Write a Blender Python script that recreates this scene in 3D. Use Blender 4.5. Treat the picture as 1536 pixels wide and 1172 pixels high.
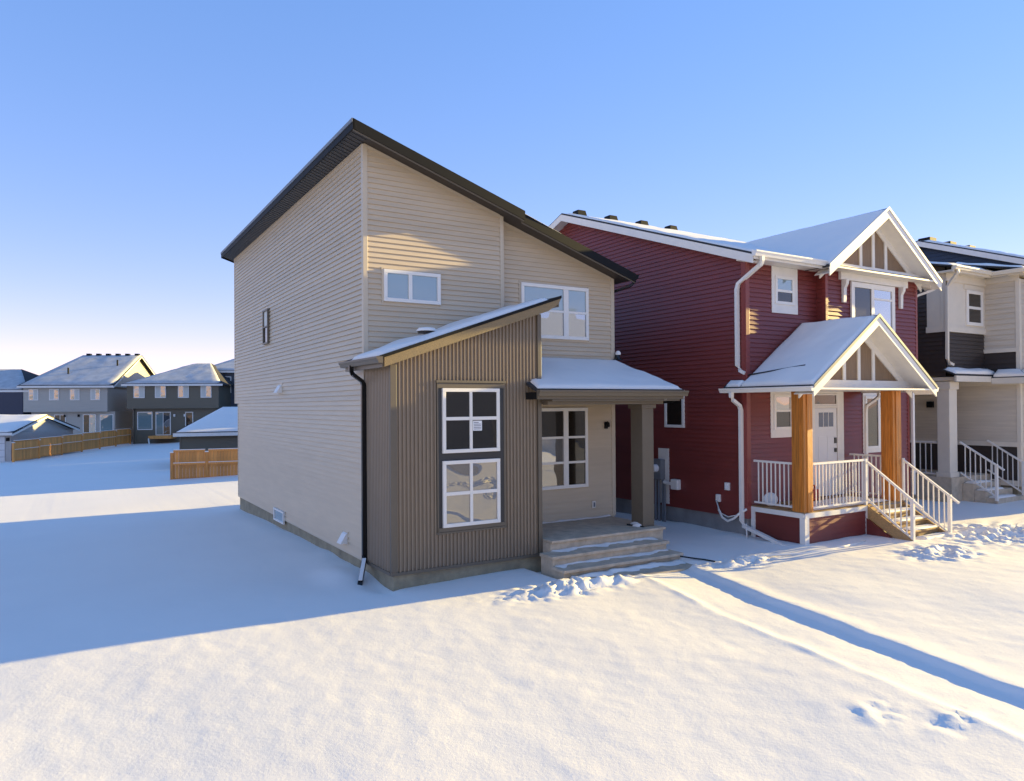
import bpy, bmesh, math, random
import numpy as np
from mathutils import Vector, Matrix
random.seed(7)
for o in list(bpy.data.objects): bpy.data.objects.remove(o)
S = bpy.context.scene
COL = S.collection

# ---------------------------------------------------------------- camera
YAW, PIT, ROL = math.radians(31.4495), math.radians(.4713), math.radians(-.4108)
cam = bpy.data.cameras.new('camera'); camo = bpy.data.objects.new('camera', cam); COL.objects.link(camo)
fw = Vector((math.sin(YAW)*math.cos(PIT), math.cos(YAW)*math.cos(PIT), math.sin(PIT)))
rt = Vector((math.cos(YAW), -math.sin(YAW), 0)); up = rt.cross(fw)
r2 = rt*math.cos(ROL)+up*math.sin(ROL); u2 = -rt*math.sin(ROL)+up*math.cos(ROL)
m = Matrix((r2, u2, -fw)).transposed().to_4x4(); m.translation = Vector((-4.801, -13.22, 2.929))
camo.matrix_world = m
cam.sensor_width = 36; cam.lens = 1086.71/1536*36; cam.shift_y = 13.01/1536
cam.clip_end = 3000; cam.clip_start = .1
S.camera = camo

# ---------------------------------------------------------------- sky and sun
SUN = Vector((1, -.115, .19)).normalized()
SUN_EL = math.asin(SUN.z); SUN_AZ = math.atan2(SUN.x, SUN.y)
w = bpy.data.worlds.new('World'); S.world = w; w.use_nodes = True
nt = w.node_tree; nt.nodes.clear()
sky = nt.nodes.new('ShaderNodeTexSky'); sky.sky_type = 'NISHITA'; sky.sun_disc = False
sky.sun_elevation = SUN_EL; sky.sun_rotation = SUN_AZ
sky.air_density = .8; sky.dust_density = .0; sky.ozone_density = 2.0; sky.altitude = 0
bg = nt.nodes.new('ShaderNodeBackground'); bg.inputs[1].default_value = .15
wo = nt.nodes.new('ShaderNodeOutputWorld')
gmm = nt.nodes.new('ShaderNodeGamma'); gmm.inputs[1].default_value = .45
hsv = nt.nodes.new('ShaderNodeHueSaturation'); hsv.inputs['Saturation'].default_value = 1.9
tint = nt.nodes.new('ShaderNodeMix'); tint.data_type = 'RGBA'; tint.blend_type = 'MULTIPLY'; tint.inputs[0].default_value = 1; tint.inputs[7].default_value = (1.36, .92, 1.12, 1)
nt.links.new(sky.outputs[0], gmm.inputs[0]); nt.links.new(gmm.outputs[0], hsv.inputs['Color']); nt.links.new(hsv.outputs[0], tint.inputs[6])
nt.links.new(tint.outputs[2], bg.inputs[0]); nt.links.new(bg.outputs[0], wo.inputs[0])
sl = bpy.data.lights.new('sun', 'SUN'); sl.energy = 3.9; sl.angle = math.radians(.55); sl.color = (1, .77, .29)
slo = bpy.data.objects.new('sun', sl); COL.objects.link(slo)
slo.rotation_euler = SUN.to_track_quat('Z', 'Y').to_euler(); slo.location = (30, -10, 30)
S.view_settings.view_transform = 'Standard'; S.view_settings.look = 'None'
S.view_settings.gamma = 1; S.view_settings.exposure = 1.92
S.render.engine = 'CYCLES'

# ---------------------------------------------------------------- materials
M = {}
def mat(name, col, rough=.6, var=.08, vscale=4.0, stretch=(1, 1, 1), bump=0.0, bscale=60, metal=0.0, spec=.5, coat=0.0, ior=None, bdist=.01, fine=0.0):
    m = bpy.data.materials.new(name); m.use_nodes = True; M[name] = m
    t = m.node_tree; b = t.nodes['Principled BSDF']; L = t.links.new
    b.inputs['Roughness'].default_value = rough; b.inputs['Metallic'].default_value = metal
    b.inputs['Specular IOR Level'].default_value = spec
    if coat: b.inputs['Coat Weight'].default_value = coat
    if ior: b.inputs['IOR'].default_value = ior
    tc = t.nodes.new('ShaderNodeTexCoord'); mp = t.nodes.new('ShaderNodeMapping')
    mp.inputs['Scale'].default_value = stretch; L(tc.outputs['Object'], mp.inputs[0])
    n = t.nodes.new('ShaderNodeTexNoise'); n.inputs['Scale'].default_value = vscale; n.inputs['Detail'].default_value = 6
    n.inputs['Roughness'].default_value = .6
    L(mp.outputs[0], n.inputs['Vector'])
    r = t.nodes.new('ShaderNodeMapRange'); r.inputs[1].default_value = .25; r.inputs[2].default_value = .75
    r.inputs[3].default_value = 1-var; r.inputs[4].default_value = 1+var; L(n.outputs[0], r.inputs[0])
    mx = t.nodes.new('ShaderNodeMix'); mx.data_type = 'RGBA'; mx.blend_type = 'MULTIPLY'; mx.inputs[0].default_value = 1
    mx.inputs[6].default_value = (*col, 1); L(r.outputs[0], mx.inputs[7]); outc = mx.outputs[2]
    if 'siding' in name or name in ('fence_wood', 'treated_wood'):
        oi = t.nodes.new('ShaderNodeObjectInfo'); rr = t.nodes.new('ShaderNodeMapRange'); k_ = .16 if 'wood' in name else .035
        rr.inputs[3].default_value = 1-k_; rr.inputs[4].default_value = 1+k_; L(oi.outputs['Random'], rr.inputs[0])
        m2 = t.nodes.new('ShaderNodeMix'); m2.data_type = 'RGBA'; m2.blend_type = 'MULTIPLY'; m2.inputs[0].default_value = 1
        L(outc, m2.inputs[6]); L(rr.outputs[0], m2.inputs[7]); outc = m2.outputs[2]
    L(outc, b.inputs['Base Color'])
    if bump:
        n2 = t.nodes.new('ShaderNodeTexNoise'); n2.inputs['Scale'].default_value = bscale; n2.inputs['Detail'].default_value = 5
        L(mp.outputs[0], n2.inputs['Vector'])
        bp = t.nodes.new('ShaderNodeBump'); bp.inputs['Strength'].default_value = bump; bp.inputs['Distance'].default_value = bdist
        L(n2.outputs[0], bp.inputs['Height']); L(bp.outputs[0], b.inputs['Normal'])
    return m
mat('siding_beige', (.585, .465, .315), .45, .07, 3, (.3, .3, 3), .15, 40)
mat('trim_beige', (.58, .475, .335), .45, .03, 3)
mat('metal_taupe', (.25, .19, .13), .38, .05, 3, spec=.5)
mat('trim_taupe', (.135, .108, .075), .45, .05, 5)
mat('rake_board', (.24, .17, .085), .7, .22, 45, bump=.6, bscale=90)
mat('fascia_dark', (.012, .0115, .011), .6, .08, 4, spec=.15)
mat('soffit_dark', (.04, .032, .027), .5, .05, 4)
mat('window_surround', (.035, .034, .034), .5, .05, 4)
mat('black_metal', (.008, .008, .008), .3, .05, 4)
mat('white_vinyl', (.83, .78, .70), .4, .03, 5)
mat('white_paint', (.80, .75, .67), .5, .05, 5)
mat('red_siding', (.20, .038, .031), .42, .1, 3, (.3, .3, 3), .12, 40)
mat('red_trim', (.24, .045, .036), .42, .05, 3)
mat('skirt_red', (.16, .03, .022), .45, .08, 3, (.3, .3, 3))
mat('cedar', (.52, .18, .022), .5, .5, 9, (4, 4, .18), .4, 60, coat=.1)
mat('treated_wood', (.36, .22, .09), .6, .25, 6, (1, 4, 4), .3, 50)
mat('fence_wood', (.72, .30, .07), .65, .3, 7, (3, 3, .3), .3, 50)
mat('gable_brown', (.235, .15, .085), .6, .18, 6, (5, 5, .5), .2, 50)
mat('concrete', (.56, .45, .32), .8, .25, 5, bump=.5, bscale=50)
mat('foundation', (.30, .25, .16), .85, .35, 3.5, bump=.6, bscale=30)
mat('foundation_grey', (.27, .26, .25), .85, .25, 2.5, bump=.4, bscale=30)
mat('shingle', (.035, .033, .033), .9, .3, 18, bump=.6, bscale=60)
mat('brown_siding', (.05, .037, .03), .45, .08, 3, (.3, .3, 3))
mat('cream_siding', (.62, .54, .43), .5, .12, 2.5, (.35, .35, 5), .15, 40)
mat('cream_trim', (.72, .64, .52), .5, .04, 4)
mat('navy_siding', (.018, .03, .06), .45, .06, 3)
mat('grey_siding', (.46, .42, .35), .5, .05, 3, (.3, .3, 3))
mat('olive_siding', (.14, .12, .08), .5, .06, 3, (.3, .3, 3))
mat('slate_siding', (.07, .08, .10), .5, .06, 3)
mat('pale_grey_siding', (.48, .46, .42), .5, .05, 3)
mat('meter_grey', (.17, .18, .19), .5, .1, 6)
mat('door_white', (.72, .71, .69), .4, .03, 4)
mat('dark_void', (.012, .011, .01), .6, .1, 4)
mat('blind', (.62, .60, .52), .6, .05, 6)
mat('cable_black', (.012, .012, .012), .5, .05, 6)
mat('red_plastic', (.42, .03, .02), .35, .06, 6)
mat('shaded_snow', (.50, .49, .47), .8, .2, 1.5, bump=.3, bscale=8)  # snow greyed for the back roofs: their shade is put into the colour
mat('paper', (.8, .8, .78), .7, .03, 6)
mat('ink', (.15, .15, .2), .7, .03, 6)

def glass(name, col, refl, wob=.02, tint=(1, 1, 1), k=1.5):
    m = bpy.data.materials.new(name); m.use_nodes = True; M[name] = m
    t = m.node_tree; b = t.nodes['Principled BSDF']; L = t.links.new
    b.inputs['Base Color'].default_value = (*col, 1); b.inputs['Roughness'].default_value = .15
    b.inputs['Specular IOR Level'].default_value = .3
    g = t.nodes.new('ShaderNodeBsdfGlossy'); g.inputs['Roughness'].default_value = .012; g.inputs['Color'].default_value = (*tint, 1)
    fr = t.nodes.new('ShaderNodeFresnel'); fr.inputs[0].default_value = 1.5
    ad = t.nodes.new('ShaderNodeMath'); ad.operation = 'MULTIPLY_ADD'; ad.inputs[1].default_value = k; ad.inputs[2].default_value = refl; ad.use_clamp = True
    L(fr.outputs[0], ad.inputs[0])
    mx = t.nodes.new('ShaderNodeMixShader'); L(ad.outputs[0], mx.inputs[0]); L(b.outputs[0], mx.inputs[1]); L(g.outputs[0], mx.inputs[2])
    L(mx.outputs[0], t.nodes['Material Output'].inputs[0])
    tc = t.nodes.new('ShaderNodeTexCoord'); n = t.nodes.new('ShaderNodeTexNoise'); n.inputs['Scale'].default_value = 1.3; n.inputs['Detail'].default_value = 1
    L(tc.outputs['Object'], n.inputs['Vector'])
    bp = t.nodes.new('ShaderNodeBump'); bp.inputs['Strength'].default_value = 1; bp.inputs['Distance'].default_value = wob
    L(n.outputs[0], bp.inputs['Height']); L(bp.outputs[0], g.inputs['Normal'])
glass('glass_dark', (.014, .010, .007), .015, .012, k=.7)
glass('glass_mirror', (.05, .055, .06), .34, .01)
glass('glass_teal', (.19, .27, .27), .14, .012, k=1.)  # teal base colour carries the reflected sky
glass('glass_warm', (.16, .115, .065), .2, .03, k=1.)  # tan base colour stands in for reflected sunlit snow
glass('glass_blue', (.015, .04, .12), .02, .01, k=.6)

def snow_mat(name, bscale=3.0, bstr=.35, ground=False):
    m = bpy.data.materials.new(name); m.use_nodes = True; M[name] = m
    t = m.node_tree; b = t.nodes['Principled BSDF']; L = t.links.new
    b.inputs['Base Color'].default_value = (.83, .83, .835, 1); b.inputs['Roughness'].default_value = .65
    b.inputs['Specular IOR Level'].default_value = .25
    tc = t.nodes.new('ShaderNodeTexCoord'); mp = t.nodes.new('ShaderNodeMapping'); L(tc.outputs['Object'], mp.inputs[0])
    mp.inputs['Scale'].default_value = (1, 1, 1); mp.inputs['Rotation'].default_value = (0, 0, .5)
    h = None
    for sc, amp in ((bscale*.9, .004), (bscale*3.3, .0035), (bscale*12, .0040), (bscale*45, .0026)):
        n = t.nodes.new('ShaderNodeTexNoise'); n.inputs['Scale'].default_value = sc; n.inputs['Detail'].default_value = 3
        L(mp.outputs[0], n.inputs['Vector'])
        k = t.nodes.new('ShaderNodeMath'); k.operation = 'MULTIPLY_ADD'; k.inputs[1].default_value = amp
        L(n.outputs[0], k.inputs[0])
        if h is None: k.inputs[2].default_value = 0
        else: L(h, k.inputs[2])
        h = k.outputs[0]
    bp = t.nodes.new('ShaderNodeBump'); bp.inputs['Strength'].default_value = bstr; bp.inputs['Distance'].default_value = 1
    L(h, bp.inputs['Height']); L(bp.outputs[0], b.inputs['Normal'])
    n = t.nodes.new('ShaderNodeTexNoise'); n.inputs['Scale'].default_value = .7; n.inputs['Detail'].default_value = 6; L(tc.outputs['Object'], n.inputs['Vector'])
    cr = t.nodes.new('ShaderNodeMix'); cr.data_type = 'RGBA'; L(n.outputs[0], cr.inputs[0])
    cr.inputs[6].default_value = (.93, .875, .785, 1); cr.inputs[7].default_value = (.87, .815, .74, 1); L(cr.outputs[2], b.inputs['Base Color'])
snow_mat('snow', 2.2, .55); snow_mat('roof_snow', 3.0, .25)

# ---------------------------------------------------------------- mesh helpers
class PL:
    """a wall plane: a runs along u, b is height, h is out of the wall"""
    def __init__(s, o, u, n): s.o, s.u, s.n = Vector(o), Vector(u), Vector(n)
    def __call__(s, a, b, h=0.): return s.o+s.u*a+Vector((0, 0, b))+s.n*h
def FRONT(y): return PL((0, y, 0), (1, 0, 0), (0, -1, 0))
def LEFT(x): return PL((x, 0, 0), (0, 1, 0), (-1, 0, 0))
def RIGHT(x): return PL((x, 0, 0), (0, 1, 0), (1, 0, 0))
def BACK(y): return PL((0, y, 0), (1, 0, 0), (0, 1, 0))

class MB:
    def __init__(s): s.v, s.f = [], []
    def add(s, vs, fs):
        k = len(s.v); s.v += [tuple(p) for p in vs]; s.f += [tuple(i+k for i in q) for q in fs]; return s
    def box(s, x0, x1, y0, y1, z0, z1):
        return s.add([(x0, y0, z0), (x1, y0, z0), (x1, y1, z0), (x0, y1, z0), (x0, y0, z1), (x1, y0, z1), (x1, y1, z1), (x0, y1, z1)],
                     [(0, 3, 2, 1), (4, 5, 6, 7), (0, 1, 5, 4), (1, 2, 6, 5), (2, 3, 7, 6), (3, 0, 4, 7)])
    def pbox(s, pl, a0, a1, b0, b1, h0, h1):
        vs = [pl(a, b, h) for h in (h0, h1) for (a, b) in ((a0, b0), (a1, b0), (a1, b1), (a0, b1))]
        return s.add(vs, [(3, 2, 1, 0), (4, 5, 6, 7), (0, 1, 5, 4), (1, 2, 6, 5), (2, 3, 7, 6), (3, 0, 4, 7)])
    def pprism(s, pl, poly, h0, h1):
        n = len(poly); vs = [pl(a, b, h0) for a, b in poly]+[pl(a, b, h1) for a, b in poly]
        return s.add(vs, [tuple(range(n))[::-1], tuple(range(n, 2*n))]+[(i, (i+1) % n, n+(i+1) % n, n+i) for i in range(n)])
    def hexa(s, bot, top):
        return s.add(list(bot)+list(top), [(3, 2, 1, 0), (4, 5, 6, 7), (0, 1, 5, 4), (1, 2, 6, 5), (2, 3, 7, 6), (3, 0, 4, 7)])
    def slab(s, quad, t):
        """a roof slab: quad is its top, thickness t measured straight down"""
        q = [Vector(p) for p in quad]; return s.hexa([p-Vector((0, 0, t)) for p in q], q)
    def tube(s, path, r, n=8, rect=None):
        P = [Vector(p) for p in path]; rings = []
        for i, p in enumerate(P):
            d = (P[min(i+1, len(P)-1)]-P[max(i-1, 0)]).normalized()
            ref = Vector((0, 0, 1)) if abs(d.z) < .9 else Vector((0, 1, 0))
            a = d.cross(ref).normalized(); b = a.cross(d)
            if rect:
                rings.append([p+a*x*rect[0]/2+b*y*rect[1]/2 for x, y in ((-1, -1), (1, -1), (1, 1), (-1, 1))])
            else:
                rr = r[i] if isinstance(r, (list, tuple)) else r
                rings.append([p+(a*math.cos(2*math.pi*k/n)+b*math.sin(2*math.pi*k/n))*rr for k in range(n)])
        n = len(rings[0]); vs = [v for g in rings for v in g]; fs = []
        for i in range(len(P)-1):
            for k in range(n): fs.append((i*n+k, i*n+(k+1) % n, (i+1)*n+(k+1) % n, (i+1)*n+k))
        fs += [tuple(range(n))[::-1], tuple((len(P)-1)*n+k for k in range(n))]
        return s.add(vs, fs)
    def lathe(s, c, prof, n=16):
        vs = []; fs = []; c = Vector(c)
        for r, z in prof:
            for k in range(n): vs.append(c+Vector((r*math.cos(2*math.pi*k/n), r*math.sin(2*math.pi*k/n), z)))
        for i in range(len(prof)-1):
            for k in range(n): fs.append((i*n+k, i*n+(k+1) % n, (i+1)*n+(k+1) % n, (i+1)*n+k))
        return s.add(vs, fs)
    def mesh(s, name, mt, bevel=0):
        me = bpy.data.meshes.new(name); me.from_pydata(s.v, [], s.f)
        bm = bmesh.new(); bm.from_mesh(me); bmesh.ops.recalc_face_normals(bm, faces=bm.faces)
        if bevel: bmesh.ops.bevel(bm, geom=list(bm.edges), offset=bevel, segments=2, affect='EDGES', profile=.5, clamp_overlap=True)
        bm.to_mesh(me); bm.free()
        me.materials.append(M[mt]); return me
    def build(s, name, mt, parent=None, smooth=False, bevel=0):
        me = s.mesh(name, mt, bevel)
        if smooth:
            for p in me.polygons: p.use_smooth = True
        return link(name, me, parent)

def link(name, me, parent=None, loc=None):
    o = bpy.data.objects.new(name, me); COL.objects.link(o)
    if parent is not None:
        o.parent = parent
        if parent.get('worldframe'): o.matrix_parent_inverse = Matrix.Translation(-parent.location)
    if loc is not None: o.location = loc
    return o
def tag(o, label, cat=None, group=None, kind=None):
    if label: o['label'] = label
    if cat: o['category'] = cat
    if group: o['group'] = group
    if kind: o['kind'] = kind
    return o
def thing(name, label, cat, loc=(0, 0, 0), rotz=0, group=None, worldframe=True):
    o = bpy.data.objects.new(name, None); COL.objects.link(o); o.location = loc; o.rotation_euler = (0, 0, rotz)
    o.empty_display_size = .3
    if worldframe and not rotz: o['worldframe'] = 1
    return tag(o, label, cat, group)
def B(*a): return MB().box(*a)

def clip(poly, z, keep_above):
    out = []
    for i in range(len(poly)):
        p, q = poly[i], poly[(i+1) % len(poly)]
        pin = (p[1] >= z) if keep_above else (p[1] <= z); qin = (q[1] >= z) if keep_above else (q[1] <= z)
        if pin: out.append(p)
        if pin != qin:
            t = (z-p[1])/(q[1]-p[1]); out.append((p[0]+(q[0]-p[0])*t, z))
    return out
def siding(wall, pl, poly, mt, expo=.1016, courses=2, base=None, rel=.024, name='siding_panel'):
    """lapped boards, every panel (two courses) an object of its own"""
    zs = [p[1] for p in poly]; z = min(zs) if base is None else base
    while z < max(zs)-.004:
        mb = MB()
        for c in range(courses):
            z0, z1 = z+c*expo, z+(c+1)*expo
            pc = clip(clip(poly, z0, True), z1, False)
            if len(pc) < 3: continue
            ded = [p for i, p in enumerate(pc) if abs(p[0]-pc[i-1][0])+abs(p[1]-pc[i-1][1]) > 1e-5]
            if len(ded) < 3: continue
            zl = min(p[1] for p in ded)
            if max(p[1] for p in ded)-zl < .003: continue
            hh = lambda b: .003+rel*(1-(b-z0)/expo)**.8 if b < z1-1e-6 else .003
            mb.add([pl(a, b, hh(b)) for a, b in ded], [tuple(range(len(ded)))])
            low = sorted(a for a, b in ded if b < zl+1e-5)
            if len(low) >= 2:
                a0, a1 = low[0], low[-1]
                mb.add([pl(a0, zl, hh(zl)), pl(a1, zl, hh(zl)), pl(a1, zl+.002, -.004), pl(a0, zl+.002, -.004)], [(0, 1, 2, 3)])
        if mb.f: mb.build(name, mt, wall)
        z += courses*expo
def wall(parent, pl, poly, mt, expo=.1016, t=.15, label=None, sid=True, base=None, name='wall'):
    o = MB().pprism(pl, poly, -t, 0).build(name, mt, parent)
    if label: o['label'] = label
    if sid: siding(o, pl, poly, mt, expo, base=base)
    return o
def window(parent, pl, a0, a1, b0, b1, cols=(), rows=None, gl='glass_dark', fm='white_vinyl', fw_=.06, d=.06, bar=.035, glmap=None, label=None, base_h=.0, mull=None):
    """frame + muntin bars + one pane per light. cols: inner vertical bar positions; rows: list of bar heights per column (or one list)"""
    mb = MB()
    mb.pbox(pl, a0, a1, b0, b0+fw_, base_h, base_h+d); mb.pbox(pl, a0, a1, b1-fw_, b1, base_h, base_h+d)
    mb.pbox(pl, a0, a0+fw_, b0+fw_, b1-fw_, base_h, base_h+d-.002); mb.pbox(pl, a1-fw_, a1, b0+fw_, b1-fw_, base_h, base_h+d-.002)
    o = mb.build('window', fm, parent, bevel=.004)
    if label: o['label'] = label
    xs = [a0+fw_]+list(cols)+[a1-fw_]; mw = mull or bar
    for c in cols:
        MB().pbox(pl, c-mw/2, c+mw/2, b0+fw_, b1-fw_, base_h, base_h+d-.004).build('mullion', fm, o)
    for i in range(len(xs)-1):
        l = xs[i]+(mw/2 if i else 0); r = xs[i+1]-(mw/2 if i < len(xs)-2 else 0)
        rr = rows[i] if rows and isinstance(rows[0], (list, tuple)) else (rows or [])
        zs = [b0+fw_]+list(rr)+[b1-fw_]
        for zb in rr: MB().pbox(pl, l, r, zb-bar/2, zb+bar/2, base_h, base_h+d-.008).build('muntin', fm, o)
        for j in range(len(zs)-1):
            lo = zs[j]+(bar/2 if j else 0); hi = zs[j+1]-(bar/2 if j < len(zs)-2 else 0)
            g = gl if not glmap else glmap.get((i, j), gl)
            pm = MB().pbox(pl, l, r, lo, hi, base_h+.004, base_h+d*.45).build('pane', g, o)
    return o
def gutter(name, p0, p1, out, parent, mt, w_=.11, h_=.11):
    """an open K-profile trough from p0 to p1 (top back edge), out = horizontal direction away from the wall"""
    p0, p1, out = Vector(p0), Vector(p1), Vector(out); Z = Vector((0, 0, 1))
    prof = [(0, 0), (0, -h_), (w_*.65, -h_), (w_*.8, -h_*.55), (w_, -h_*.25), (w_, 0), (w_-.012, 0), (w_-.012, -h_*.25), (w_*.75, -h_*.5), (w_*.6, -h_+.012), (.01, -h_+.012), (.01, 0)]
    n = len(prof); vs = [p+out*a+Z*b for p in (p0, p1) for a, b in prof]
    fs = [(i, (i+1) % n, n+(i+1) % n, n+i) for i in range(n)]
    mb = MB().add(vs, fs)
    for p in (p0, p1):
        q = [(0, 0), (0, -h_), (w_*.65, -h_), (w_*.8, -h_*.55), (w_, -h_*.25), (w_, 0)]
        mb.add([p+out*a+Z*b for a, b in q], [tuple(range(6))])
    return mb.build(name, mt, parent)

# lattice noise for real relief
def vnoise(x, y, seed=0):
    def h(i, j):
        n = (i*374761393+j*668265263+seed*1442695041) & 0xffffffff
        n = ((n ^ (n >> 13))*1274126177) & 0xffffffff
        return ((n ^ (n >> 16)) & 0xffff)/65535.
    xi = np.floor(x).astype(np.int64); yi = np.floor(y).astype(np.int64); u = x-xi; v = y-yi
    u = u*u*u*(u*(u*6-15)+10); v = v*v*v*(v*(v*6-15)+10)
    return (h(xi, yi)*(1-u)+h(xi+1, yi)*u)*(1-v)+(h(xi, yi+1)*(1-u)+h(xi+1, yi+1)*u)*v-.5
def fbm(x, y, o=4, seed=0):
    s = 0; a = 1
    for k in range(o): s = s+a*vnoise(x*2**k, y*2**k, seed+k*17); a *= .5
    return s
def snow_sheet(name, quad, t, nu, nv, label, seed=0, mt='roof_snow', edge=.12, rag=.03, lift=.004, group=None, mask=None):
    """a blanket of snow on a roof plane: quad = four corners of the roof top, order around"""
    A, Bq, Cq, D = [Vector(p) for p in quad]
    nrm = (Bq-A).cross(D-A).normalized()
    if nrm.z < 0: nrm = -nrm
    Lu = (Bq-A).length; Lv = (D-A).length
    us = np.linspace(0, 1, nu); vs_ = np.linspace(0, 1, nv); V = []; F = []
    for j in range(nv):
        for i in range(nu):
            u, v = us[i], vs_[j]
            p = (A*(1-u)+Bq*u)*(1-v)+(D*(1-u)+Cq*u)*v
            e = min(u*Lu, (1-u)*Lu, v*Lv, (1-v)*Lv)
            k = min(1, e/edge); k = math.sqrt(max(0, 1-(1-k)**2))
            nz = float(fbm(np.array([p.x*1.6+seed]), np.array([p.y*1.6+p.z]), 3, seed)[0])
            V.append(p+nrm*(lift+t*k*(1+.5*nz)))
    for j in range(nv-1):
        for i in range(nu-1):
            a = j*nu+i; F.append((a, a+1, a+nu+1, a+nu))
    k = len(V); ring = [i for i in range(nu)]+[j*nu+nu-1 for j in range(1, nv)]+[(nv-1)*nu+i for i in range(nu-2, -1, -1)]+[j*nu for j in range(nv-2, 0, -1)]
    for r_ in ring: V.append(V[r_]-nrm*(lift-.001))
    n = len(ring)
    for i in range(n): F.append((ring[i], ring[(i+1) % n], k+(i+1) % n, k+i))
    me = bpy.data.meshes.new(name); me.from_pydata([tuple(p) for p in V], [], F)
    bm = bmesh.new(); bm.from_mesh(me); bmesh.ops.recalc_face_normals(bm, faces=bm.faces)
    bm.to_mesh(me); bm.free()
    for p in me.polygons: p.use_smooth = True
    me.materials.append(M[mt]); o = link(name, me)
    return tag(o, label, 'snow', group, 'stuff')

# ================================================================ GROUND
PY = np.array([-40, -14, -9.86, -8.99, -7.63, -5.5, -3.13, -2.6]); PXL = np.array([-2.6, 2.2, 2.88, 3.0, 3.23, 3.6, 4.2, 4.3])
PXR = np.array([-1.5, 3.2, 3.92, 4.02, 4.28, 4.72, 5.35, 5.5])
def ss(a, b, x): t = np.clip((x-a)/(b-a), 0, 1); return t*t*(3-2*t)
def base_h(x, y):
    g = np.interp(x, [-30, -6, 0, 3, 8.5, 18, 60], [-.75, -.42, -.29, -.25, -.12, -.0, .15])
    back = np.interp(y, [-60, -4, 1, 12, 20, 27, 50, 75, 400], [.0, 0, 0, -.17, -.3, -.42, -.55, -.55, -.4])
    return g+back*np.interp(x, [0, 12], [1, .7])
def ground_h(x, y):
    z = base_h(x, y)
    near = np.exp(-((x-2)**2+(y+4)**2)/(2*22.**2))
    z = z+.10*fbm(x*.16+3, y*.16, 3, 5)*near+.25*fbm(x*.03, y*.03, 3, 9)*(1-near)
    z = z+(.009*fbm(x*1.0, y*.7, 4, 21)+0.0045*fbm(x*4.2+y*1.5, y*3.0-x*1.2, 4, 33)+.004*np.abs(fbm(x*9., y*6.5, 2, 35)))*near
    # shovelled walk with a bank on its right
    xl = np.interp(y, PY, PXL)+.05*fbm(y*1.3, y*0+2, 4, 3); xr = np.interp(y, PY, PXR)+.06*fbm(y*1.6, y*0+8, 5, 4)
    on = ss(-2.45, -2.75, y)
    inside = ss(xl-.10, xl+.10, x)*(1-ss(xr-.05, xr+.03, x))
    lip = np.exp(-((x-xl+.06)/.07)**2)*.012*on*(.6+fbm(y*2.5, y*0, 2, 6))
    bank = np.exp(-((x-xr-.12)/.22)**2)*.018*on
    frac = np.clip((x-xl)/np.maximum(xr-xl, .1), 0, 1)
    z = z-on*inside*(.018+.045*frac)+lip+bank
    # loose shovelled lumps
    for cx, cy, rx, ry, amp, sd in ((2.5, -3.05, .95, .38, .13, 41), (3.4, -3.2, .5, .25, .07, 44), (6.5, -3.45, .7, .35, .09, 42), (10., -5.3, .8, .5, .10, 43), (12.9, -4.9, 1.2, .8, .10, 47),
                                    (2.3, -8.8, .35, .22, .032, 45), (2.7, -9.35, .4, .2, .032, 46), (9, -12.6, 5., .5, .16, 51), (7, -13.8, 5, .35, .12, 52), (5.5, -2.95, .25, .2, .10, 49), (14.5, -5.5, 1.8, 1., .09, 50)):
        mk = np.exp(-(((x-cx)/rx)**2+((y-cy)/ry)**2))
        if np.max(mk) > 1e-3:
            c = fbm(x*6.5, y*6.5, 4, sd)+.35*np.abs(fbm(x*13, y*13, 2, sd+3)); z = z+mk*amp*(.25+1.9*np.clip(c, -.35, .5))
    # drifts against the walls
    def drift(x0, x1, y0, y1, h, r):
        dx = np.maximum(np.maximum(x0-x, x-x1), 0); dy = np.maximum(np.maximum(y0-y, y-y1), 0)
        return h*np.exp(-((dx*dx+dy*dy)/(r*r)))
    n1 = .6+.9*fbm(x*.9, y*.9, 2, 77)
    z = z+drift(0, 6.2, 0, 12, .07, .7)*n1+drift(8.4, 14.9, -3.3, 12, .05, .6)*n1
    z = z+np.exp(-(((x+.5)/.35)**2+((y-.2)/.8)**2))*.07
    z = z-np.exp(-(((x+.12)/.22)**2+((y+1.0)/.6)**2))*.05
    # the concrete pad, scraped clear
    pad = ss(2.7, 3.0, x)*(1-ss(5.6, 5.85, x))*ss(-2.95, -2.72, y+.09*(x-3))*(1-ss(-1.2, -1., y))
    z = z*(1-pad)+(-.36)*pad
    return z
def axis(fine0, fine1, step, far0, far1, grow=1.16):
    a = list(np.arange(fine0, fine1+1e-6, step)); d = step; p = a[-1]
    while p < far1: d = d*grow; p += d; a.append(p)
    d = step; p = a[0]; pre = []
    while p > far0: d = d*grow; p -= d; pre.append(p)
    return np.array(pre[::-1]+a)
GX = axis(-6.5, 13.5, .055, -900, 900); GY = axis(-14.2, 1.0, .055, -900, 900)
XX, YY = np.meshgrid(GX, GY); ZZ = ground_h(XX, YY)
ny, nx = XX.shape
gm = bpy.data.meshes.new('ground')
co = np.stack([XX.ravel(), YY.ravel(), ZZ.ravel()], 1).astype(np.float32)
idx = np.arange(nx*ny).reshape(ny, nx)
q = np.stack([idx[:-1, :-1].ravel(), idx[:-1, 1:].ravel(), idx[1:, 1:].ravel(), idx[1:, :-1].ravel()], 1).astype(np.int32)
gm.vertices.add(len(co)); gm.vertices.foreach_set('co', co.ravel())
gm.loops.add(q.size); gm.loops.foreach_set('vertex_index', q.ravel())
gm.polygons.add(len(q)); gm.polygons.foreach_set('loop_start', np.arange(0, q.size, 4, dtype=np.int32)); gm.polygons.foreach_set('loop_total', np.full(len(q), 4, np.int32))
gm.polygons.foreach_set('use_smooth', np.ones(len(q), bool)); gm.update(calc_edges=True); gm.validate()
gm.materials.append(M['snow'])
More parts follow.
